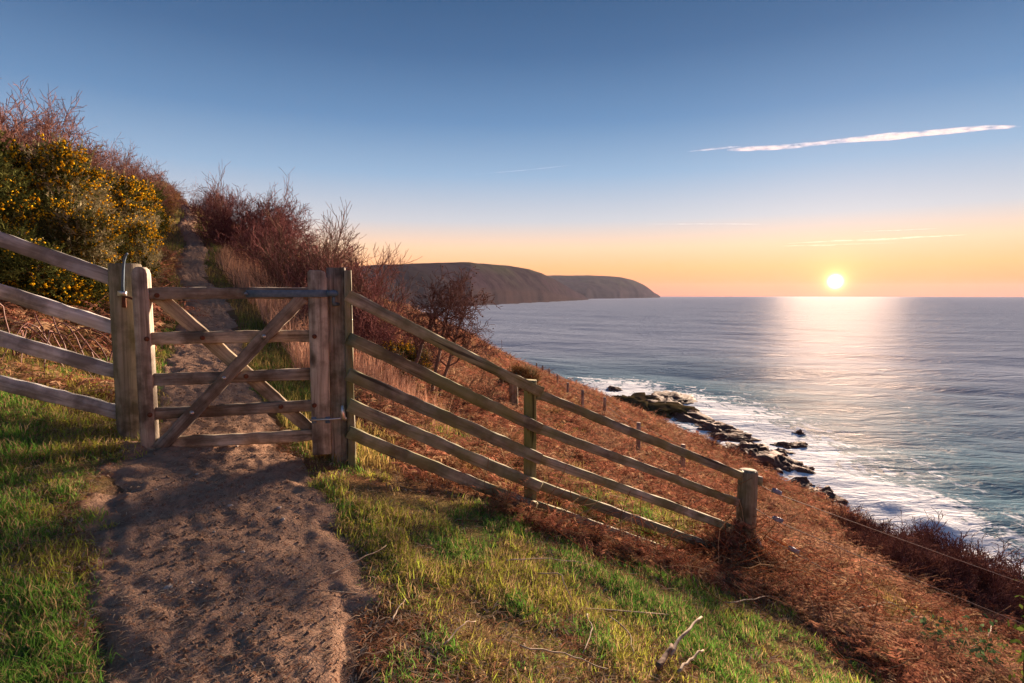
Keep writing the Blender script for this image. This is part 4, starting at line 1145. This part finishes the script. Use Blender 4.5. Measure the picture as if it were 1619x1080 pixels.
# turf: small tufts of many blades in several growths (fresh green, yellowing, straw), laid in drifts
def tuft(seed, fam):
    g = np.random.default_rng(seed); n = 34
    a = g.uniform(0, 6.28, n); r = .055 * np.sqrt(g.uniform(0, 1, n))
    P = np.stack([np.cos(a) * r, np.sin(a) * r, np.full(n, -.006)], 1)
    h = (.020 + .050 * g.uniform(0, 1, n) ** 1.8) * (1.0, 1.0, 1.15)[fam]
    base = [((.11, .30, .05), (.21, .39, .065)), ((.30, .40, .06), (.50, .47, .08)), ((.52, .38, .21), (.36, .24, .13))][fam]
    c = col_var(g, n, *base, .3)
    st_ = g.uniform(0, 1, n) < (.22, .30, 1.0)[fam]
    c = np.where(st_[:, None], col_var(g, n, (.52, .38, .20), (.38, .25, .14), .3), c)
    lean = np.clip(g.normal((.62, .66, .88)[fam], .22, n), .05, .985)
    v, q, t3, cc = blades(P, h, g.uniform(.0022, .0042, n), g.uniform(0, 6.28, n), lean, c, arc=(1.0, 1.0, .55)[fam])
    me = make_mesh('grass_tuft', v, [q, t3], cc); me.materials.append(M['grass'])
    return me
TUFTS = [tuft(500 + k, k // 4) for k in range(12)]
g = np.random.default_rng(42)
x, y = pts_in(-5.5, 6.5, 1.5, 7.5, 90000, g, 1.7)
tw = turf_w(x, y) * (1 - bare_w(x, y))
clump = fbm(x * 4, y * 4, 3, 61)
worn = sm(-.32, .02, fbm(x * 1.5 + 30, y * 1.5, 3, 64) + .3 * clump)      # worn and littered patches
keep = g.uniform(0, 1, len(x)) < tw * np.clip(.72 + .9 * clump, .2, 1) * (.40 + .60 * worn)
x, y, clump, worn = x[keep], y[keep], clump[keep], worn[keep]; n = len(x)
patch = fbm(x * 1.2 + 3, y * 1.2, 3, 62) + .45 * fbm(x * 5, y * 5, 2, 63) + g.normal(0, .10, n)
fam = np.where(patch > .16, 1, 0)
fam = np.where(g.uniform(0, 1, n) < .22 + .5 * (1 - worn) + .2 * (clump < -.2), 2, fam)
rot = np.stack([g.normal(0, .15, n), .25 + g.normal(0, .15, n), g.uniform(0, 6.28, n)], 1)
scl = g.uniform(.6, 1.1, n) * (1 + .55 * np.clip(clump, -.5, .7)) * (.92 + .06 * y)
tag(scatter('grass', np.stack([x, y, fine(x, y) - .002], 1), rot, scl, TUFTS, idx=fam * 4 + g.integers(0, 4, n)), 'short green and yellow turf grass either side of the path', kind='stuff')

# longer rough grass beyond the fences and beside the climbing path
g = np.random.default_rng(43)
x, y = pts_in(-16, 11, 3.4, 28, 230000, g, 1.7)
s = np.abs(path_s(x, y)); nn = fbm(x * .9, y * .9, 3, 71)
keep = ((s > 1.0) & (s < 3.2 + 2 * nn) & (y > 4.9) & (g.uniform(0, 1, len(x)) < .75)) | ((turf_w(x, y) > .25) & (fence_d(x, y) > .1) & (g.uniform(0, 1, len(x)) < .5)) | ((fence_d(x, y) > 0) & (s > 2.5) & (x > path_x(y)) & (g.uniform(0, 1, len(x)) < .55 * sm(.0, .35, nn))) | ((x > 2.9) & (y < 8) & (g.uniform(0, 1, len(x)) < .8 * sm(-.05, .3, nn))) | ((x < path_x(y)) & (y > 4.1) & (y < 8) & (s > 1) & (g.uniform(0, 1, len(x)) < .55))
x, y = x[keep], y[keep]; n = len(x)
f = np.clip(.55 + 1.2 * fbm(x * .8, y * .8, 3, 72) + g.normal(0, .2, n), 0, 1)[:, None]
colr = (np.array((.12, .165, .038)) * (1 - f) + np.array((.42, .30, .11)) * f) * g.uniform(.6, 1.3, (n, 1))
P = np.stack([x, y, fine(x, y) - .01], 1)
v, q, t3, c = blades(P, g.uniform(.05, .15, n) * (1 + .02 * y) * np.where((x < path_x(y)) & (y < 9), .6, 1), g.uniform(.004, .007, n) * (1 + .05 * y), g.uniform(0, 6.28, n), np.clip(g.normal(.6, .25, n), .05, .95), colr)
tag(link('rough_grass', make_mesh('rough_grass', v, [q, t3], c), M['grass']), 'rough olive grass beyond the fences', kind='stuff')

# tall pink-brown dead stalks on the seaward verge of the path
g = np.random.default_rng(44)
x, y = pts_in(-9, 1.5, 6.0, 15, 90000, g, 1.5)
s = path_s(x, y); nn = fbm(x * .9, y * .9, 3, 81)
keep = (s > 2.2 + .8 * nn) & (s < 6.5 + 2 * nn) & (g.uniform(0, 1, len(x)) < .55)
x, y = x[keep], y[keep]; n = len(x)
P = np.stack([x, y, fine(x, y) - .01], 1)
v, q, t3, c = blades(P, g.uniform(.2, .55, n), g.uniform(.004, .009, n), g.uniform(0, 6.28, n), np.clip(g.normal(.42, .25, n), .05, .95), col_var(g, n, (.46, .25, .17), (.58, .36, .25), .4))
tag(link('dry_grass', make_mesh('dry_grass', v, [q, t3], c), M['drygrass']), 'tall pinkish dead grass between the path and the thicket', kind='stuff')

# ------------------------------------------------------------------ dead bracken
def frond(g, L, droop):
    """one dry frond lying over: flat rachis with curled pinnae"""
    az = g.uniform(0, 6.28); rise = g.uniform(.15, .8)
    tq = np.linspace(0, 1, 7)
    r = L * tq * g.uniform(.75, 1); z = L * (rise * tq - droop * tq ** 2 * 1.1)
    bend = g.normal(0, .35) * tq ** 2 * L
    pts = np.column_stack([np.cos(az) * r - np.sin(az) * bend, np.sin(az) * r + np.cos(az) * bend, z])
    vs, fs = [], []
    v, q = tubes(pts[:-1], pts[1:], np.linspace(.005, .002, 6), np.linspace(.0045, .0015, 6), 3)
    m = 13; tp = np.repeat(np.linspace(.22, .98, m), 2); sg = np.tile([1, -1], m)
    base = np.stack([np.interp(tp, tq, pts[:, i]) for i in range(3)], 1)
    tang = unit(np.stack([np.interp(tp, tq, np.gradient(pts[:, i])) for i in range(3)], 1))
    sd = unit(np.cross(tang, np.array([0, 0, 1.])) * sg[:, None] + tang * .35 + g.normal(0, .28, (2 * m, 3)) + np.array([0, 0, -.2]))
    pl = L * .27 * (1 - tp * .88) * g.uniform(.6, 1.15, 2 * m)
    wv = unit(np.cross(sd, g.normal(0, 1, (2 * m, 3)))) * (pl * .13)[:, None]
    tip = base + sd * pl[:, None] + g.normal(0, .012, (2 * m, 3)) + np.array([0, 0, -.3]) * (pl * .5)[:, None]
    mid = base + sd * (pl * .45)[:, None]
    pv = np.stack([base, mid - wv, tip, mid + wv], 1).reshape(-1, 3)
    pq = np.arange(8 * m).reshape(-1, 4)
    return np.vstack([v, pv]), np.vstack([q, pq + len(v)])
def bracken_clump(seed, nf, L, droop, flat=1.0, cols=((.45, .205, .13), (.29, .122, .078))):
    g = np.random.default_rng(seed); vs, fs, cs = [], [], []; off = 0
    for k in range(nf):
        v, f = frond(g, L * g.uniform(.6, 1.15), droop * g.uniform(.6, 1.3))
        v = v * np.array([1, 1, flat]) + np.array([*g.normal(0, .13, 2), g.uniform(.0, .05)])
        vs.append(v); fs.append(f + off); off += len(v)
        c = col_var(g, 1, *cols, .45)[0]
        if g.uniform() < .24: c = np.array((.48, .32, .19)) * g.uniform(.7, 1.1)
        cs.append(np.repeat(c[None], len(v), 0))
    me = make_mesh('bracken_clump', np.vstack(vs), np.vstack(fs), np.vstack(cs)); me.materials.append(M['bracken'])
    return me
CL = [bracken_clump(400 + k, 9, .55, .75) for k in range(4)] + [bracken_clump(410 + k, 8, .60, .45) for k in range(3)] + [bracken_clump(420 + k, 10, .5, .9, .7) for k in range(2)]
g = np.random.default_rng(45)
x, y = pts_in(-4.5, 40, 2.6, 62, 38000, g, 1.3)
fd = fence_d(x, y); s = path_s(x, y); tw = turf_w(x, y)
keep = (((fd > .1) & (s > 3.2)) | ((x > 2.5) & (fd > -3) & (y > 2.6))) & (g.uniform(0, 1, len(x)) > tw * 1.0) & (x < 12 + .9 * y)
x2 = g.uniform(-9, -2.4, 5200); y2 = g.uniform(4.2, 13, 5200)
k2 = (path_s(x2, y2) < -1.5) & (g.uniform(0, 1, 5200) < .75) & (fbm(x2 * .9, y2 * .9, 3, 97) > -.25) & (np.abs(x2) < 1.0 * y2 + .5)
keep &= ~((x < 1.5) & (y < 5.6) & (g.uniform(0, 1, len(x)) < .6))
x3 = g.uniform(-46, -7, 9000); y3 = g.uniform(3, 36, 9000); k3 = path_s(x3, y3) < -4
x, y = np.concatenate([x[keep], x2[k2], x3[k3]]), np.concatenate([y[keep], y2[k2], y3[k3]]); n = len(x)
nx = .4 * np.ones(n)
rot = np.stack([g.normal(0, .12, n), .36 + g.normal(0, .12, n), g.uniform(0, 6.28, n)], 1)
scl = g.uniform(.32, .85, n) ** 1.2 * (.85 + .012 * y) * (1 + .75 * fbm(x * .6, y * .6, 3, 91))
pile = np.clip(fbm(x * .45, y * .45, 3, 95), 0, 1)
tag(scatter('dead_bracken', np.stack([x, y, H(x, y) + .01 + .25 * pile * sm(5, 8, y)], 1), rot, scl, CL), 'russet dead bracken covering the slope', kind='stuff')

# bank of fallen bracken heaped along the bottom rails and round the end post
g = np.random.default_rng(46)
tq = g.uniform(0, 1, 900) ** .75
hx = np.interp(tq, [0, .5, .8, 1], [-.15, 1.35, 2.35, 2.75]); hy = np.interp(tq, [0, .5, .8, 1], [4.58, 5.0, 5.25, 5.0])
wdt = np.interp(tq, [0, .5, 1], [.05, .20, .34])
x = hx + g.normal(0, 1, 900) * wdt; y = hy - np.interp(tq, [0, .5, 1], [.36, .30, .16]) + g.normal(0, 1, 900) * wdt * .8
x = np.concatenate([x, 2.22 + g.normal(0, .25, 420)]); y = np.concatenate([y, 5.40 + g.normal(0, .16, 420)])
dpost = np.hypot(x - 2.25, y - 5.45)
lift = np.where(np.arange(len(x)) < 900, g.uniform(-.03, .06, len(x)), g.uniform(0, 1, len(x)) * np.clip(.64 - 1.1 * dpost, 0, 1))
n = len(x)
rot = np.stack([g.normal(0, .5, n), .3 + g.normal(0, .5, n), g.uniform(0, 6.28, n)], 1)
tag(scatter('bracken_heap', np.stack([x, y, H(x, y) + lift], 1), rot, g.uniform(.22, .50, n), CL), 'heap of fallen bracken along the bottom rails and round the end post', kind='stuff')

# stems and straws tangled in the heap and lying over the slope
def strands(g, P, L, up, r, k=5):
    n = len(P); d = unit(g.normal(0, 1, (n, 3)) * np.array([1, 1, .5]) + np.array([0, 0, 1.]) * up[:, None])
    segs0, segs1, q = [], [], P.copy()
    for i in range(k):
        d = unit(d + g.normal(0, .22, (n, 3)) - np.array([0, 0, .22]))
        e = q + d * (L / k)[:, None]
        e[:, 2] = np.maximum(e[:, 2], H(e[:, 0], e[:, 1]) + .01)
        segs0.append(q); segs1.append(e); q = e
    p0, p1 = np.concatenate(segs0), np.concatenate(segs1)
    return tubes(p0, p1, np.tile(r, k), np.tile(r * .9, k), 3)
g = np.random.default_rng(47)
N1 = 1500
tq = g.uniform(.1, 1, N1); hx = np.interp(tq, [0, .5, .8, 1], [-.15, 1.35, 2.35, 2.9]); hy = np.interp(tq, [0, .5, .8, 1], [4.32, 4.74, 5.0, 4.85])
x = np.concatenate([hx + g.normal(0, .22, N1), 2.28 + g.normal(0, .22, 900), g.uniform(2.2, 7.5, 2600)]); y = np.concatenate([hy + g.normal(0, .15, N1), 5.38 + g.normal(0, .14, 900), np.interp(g.uniform(0, 1, 2600), [0, 1], [3.0, 9.0])])
dpost = np.hypot(x - 2.25, y - 5.45)
z = H(x, y) + np.where((np.arange(len(x)) >= N1) & (np.arange(len(x)) < N1 + 900), g.uniform(0, 1, len(x)) * np.clip(.55 - .9 * dpost, 0.02, 1), g.uniform(.0, .06, len(x)))
n = len(x); r = g.uniform(.0018, .0038, n)
v, q = strands(g, np.stack([x, y, z], 1), g.uniform(.25, .8, n), g.uniform(-.2, .7, n), r)
cc = np.where(g.uniform(0, 1, (n, 1)) < .3, col_var(g, n, (.42, .31, .20), (.32, .20, .12)), col_var(g, n, (.27, .10, .045), (.17, .065, .035)))
cc = np.tile(np.repeat(cc, 1, 0), (5, 1))
tag(link('bracken_stems', make_mesh('bracken_stems', v, q, np.repeat(cc, 6, 0)), M['drygrass']), 'tangled dry stems and straws over the bracken', kind='stuff')

# litter: scraps of dead bracken and straw on turf and bare earth
g = np.random.default_rng(48)
x, y = pts_in(-4.5, 4, 1.55, 9, 140000, g, 1.8)
tw = turf_w(x, y); bw = bare_w(x, y)
keep = (g.uniform(0, 1, len(x)) < np.where(bw > .5, .36, .34 + .6 * (fbm(x * 1.7, y * 1.7, 3, 101) > .12))) & (fence_d(x, y) < .5)
x, y, bw = x[keep], y[keep], bw[keep]; n = len(x)
sp = path_s(x, y)
P = np.stack([x, y, np.maximum(fine(x, y) + .004 - .07 * (np.abs(sp) < .6), np.where(np.abs(sp) < 1.5, path_z(x, y) + .002, -99)) + np.where(bw > .5, 0, .012)], 1)
red = col_var(g, n, (.36, .17, .095), (.24, .12, .07), .4); tan = col_var(g, n, (.46, .35, .25), (.30, .22, .155), .4)
colr = np.where((g.uniform(0, 1, n) < np.where(bw > .5, .25, .6))[:, None], red, tan)
v, q, t3, c = blades(P, g.uniform(.012, .07, n) * np.where(bw > .5, .9, 1.5), g.uniform(.0025, .006, n) * np.where(bw > .5, 1, 1.6), g.uniform(0, 6.28, n), np.clip(g.normal(.97, .03, n), .8, .995), colr, arc=.22)
tag(link('litter', make_mesh('litter', v, [q, t3], c), M['drygrass']), 'scraps of dead bracken and straw on the path and turf', kind='stuff')
# crumbs and clods of dry earth on the path
def clod(seed):
    me = rock_mesh('clod', seed, 12); v = np.zeros(len(me.vertices) * 3, np.float32); me.vertices.foreach_get('co', v)
    me.materials.append(M['path']); return me
g = np.random.default_rng(50)
yy = 1.5 * (8.5 / 1.5) ** g.uniform(0, 1, 9000); xx = path_x(yy) + g.normal(0, .55, 9000) * path_half(yy)
tag(scatter('soil_clods', np.stack([xx, yy, path_z(xx, yy)], 1), np.stack([g.uniform(-.5, .5, 9000), g.uniform(-.5, .5, 9000), g.uniform(0, 6.28, 9000)], 1), .0018 + .0075 * g.uniform(0, 1, 9000) ** 5, [clod(600 + k) for k in range(4)]), 'crumbs and clods of dry earth on the path', kind='stuff')
# small pale stones in the path
g = np.random.default_rng(49)
stone = rock_mesh('stone', 5, 12)
for k in range(16):
    yy = g.uniform(2.0, 4.2); xx = path_x(yy) + g.uniform(-.42, .42)
    o = link('stone', stone, M['stone'], loc=(float(xx), float(yy), float(path_z(xx, yy)))); s = g.uniform(.006, .016)
    o.scale = (s, s * g.uniform(.7, 1.4), s * .7); o.rotation_euler = (0, 0, g.uniform(0, 6))
    tag(o, 'small pale stone embedded in the trodden earth of the path', 'stone', 'small stones in the path')

# ------------------------------------------------------------------ fallen sticks and stems in the foreground
def stick(name, label, pix, r, mat, group=None, lift=.055, cat='stick', fork=None):
    Y2 = np.geomspace(1.4, 20, 3000)
    def hit(u, v):
        a, b = ray(u, v); gz = H(a * Y2, Y2); i = int(np.argmax(gz > CAMZ + b * Y2)); return np.array([a * Y2[i], Y2[i], gz[i]])
    P = np.array([hit(u, v) + np.array([0, 0, lift + (q[0] if q else 0)]) for (u, v, *q) in pix])
    tq = np.linspace(0, 1, 10); tk = np.linspace(0, 1, len(P))
    Q = np.stack([np.interp(tq, tk, P[:, i]) for i in range(3)], 1) + rng.normal(0, .004, (10, 3))
    o = link(name, curve_mesh(name, Q - P[0], np.linspace(r, r * .55, 10), 6), M[mat], None, loc=V(P[0]))
    return tag(o, label, cat, group)
stick('stick', 'pale broken stick propped on a dark stump in the front grass', [(1058, 1056, .02), (1082, 1040, .09), (1107, 1021, .13)], .012, 'stick')
stick('stick', 'dark thick broken stub under the pale propped stick', [(1040, 1072, .0), (1060, 1050, .05)], .02, 'stick_dark')
stick('stick', 'short pale stick beside the dark broken stub', [(1070, 1076, .0), (1112, 1053, .05)], .010, 'stick')
for pix in [[(520, 925), (560, 905), (612, 880)], [(928, 985), (935, 1010), (921, 1050)], [(965, 990), (995, 1015), (1000, 1050)], [(820, 1040), (900, 1052), (960, 1076)], [(618, 1000), (640, 965)], [(850, 920), (885, 935, .06), (905, 965)],
            [(800, 900), (860, 895), (940, 905)], [(1330, 1000, .12), (1400, 985, .16), (1470, 1000, .1)], [(1410, 1020, .1), (1450, 1010, .18), (1500, 1030, .12)], [(1480, 985, .12), (1540, 990, .15), (1600, 1010, .12)], [(1240, 960), (1290, 930, .08)], [(1190, 930), (1245, 905, .08)], [(1150, 965), (1210, 960, .04), (1262, 955)], [(1060, 985), (420, 960, .04)], [(700, 1040), (735, 1010, .03), (752, 1000)]]:
    stick('bracken_stem', 'thin dry bracken stalk lying on the grass below the fence', pix, .0045, 'stick', 'dry stalks lying on the grass', cat='stem')
stick('stick', 'forked pale twig standing up at the cliff side corner', [(1562, 1018, .0), (1567, 1000, .12), (1580, 980, .22)], .009, 'stick')

# ivy on the ground and a leafy sapling at the edge
def leafy(name, label, base, tips, n, seed, size, cols, rad):
    g = np.random.default_rng(seed)
    o = empty(name, V(base)); tag(o, label, 'plant')
    for t_ in tips:
        link('stem', curve_mesh('stem', [np.array([0, 0, -.05]), np.array(t_) * .5 + g.normal(0, .02, 3), np.array(t_)], [.006, .005, .003], 5), M['bark_dark'], o)
    k = g.integers(0, len(tips), n); f = g.uniform(.35, 1.05, (n, 1))
    c = np.array(tips)[k] * f + g.normal(0, rad, (n, 3)) * np.array([1, 1, .6])
    nrm = unit(g.normal(0, .5, (n, 3)) + np.array([0, -.25, .8])); a = unit(np.cross(nrm, g.normal(0, 1, (n, 3)))); b = np.cross(nrm, a)
    s = g.uniform(.6, 1.1, (n, 1)) * size
    v = np.stack([c - a * s, c - a * s * .3 + b * s * .62, c + a * s * .15 + b * s * .5, c + a * s - nrm * s * .2, c + a * s * .15 - b * s * .5, c - a * s * .3 - b * s * .62], 1).reshape(-1, 3)
    i = np.arange(n)[:, None] * 6
    q = np.concatenate([i + np.array([[0, 1, 2, 3]]), i + np.array([[0, 3, 4, 5]])])
    link('leaves', make_mesh('leaves', v, q, np.repeat(col_var(g, n, *cols, .35), 6, 0)), M['leaf'], o)['kind'] = 'stuff'
gq = ground_hit(1500, 1052)
leafy('ivy_plant', 'glossy dark green ivy patch among the bracken in the lower corner', gq, [(-.32, .05, .22), (.1, -.1, .26), (.36, .1, .16), (0, .2, .26), (-.1, -.15, .20)], 420, 3, .030, ((.03, .085, .028), (.11, .17, .085)), .13)
sx = at(1622, 930, 4.0); 
leafy('leafy_sapling', 'leafy green sapling at the cliff side edge of the scene', (sx[0] + .05, 4.0, float(H(sx[0] + .05, 4.0))), [(-.03, 0, sx[2] - float(H(sx[0], 4.0)) + .02), (.05, .05, sx[2] - float(H(sx[0], 4.0)) - .12)], 60, 4, .034, ((.08, .15, .03), (.16, .20, .04)), .05)
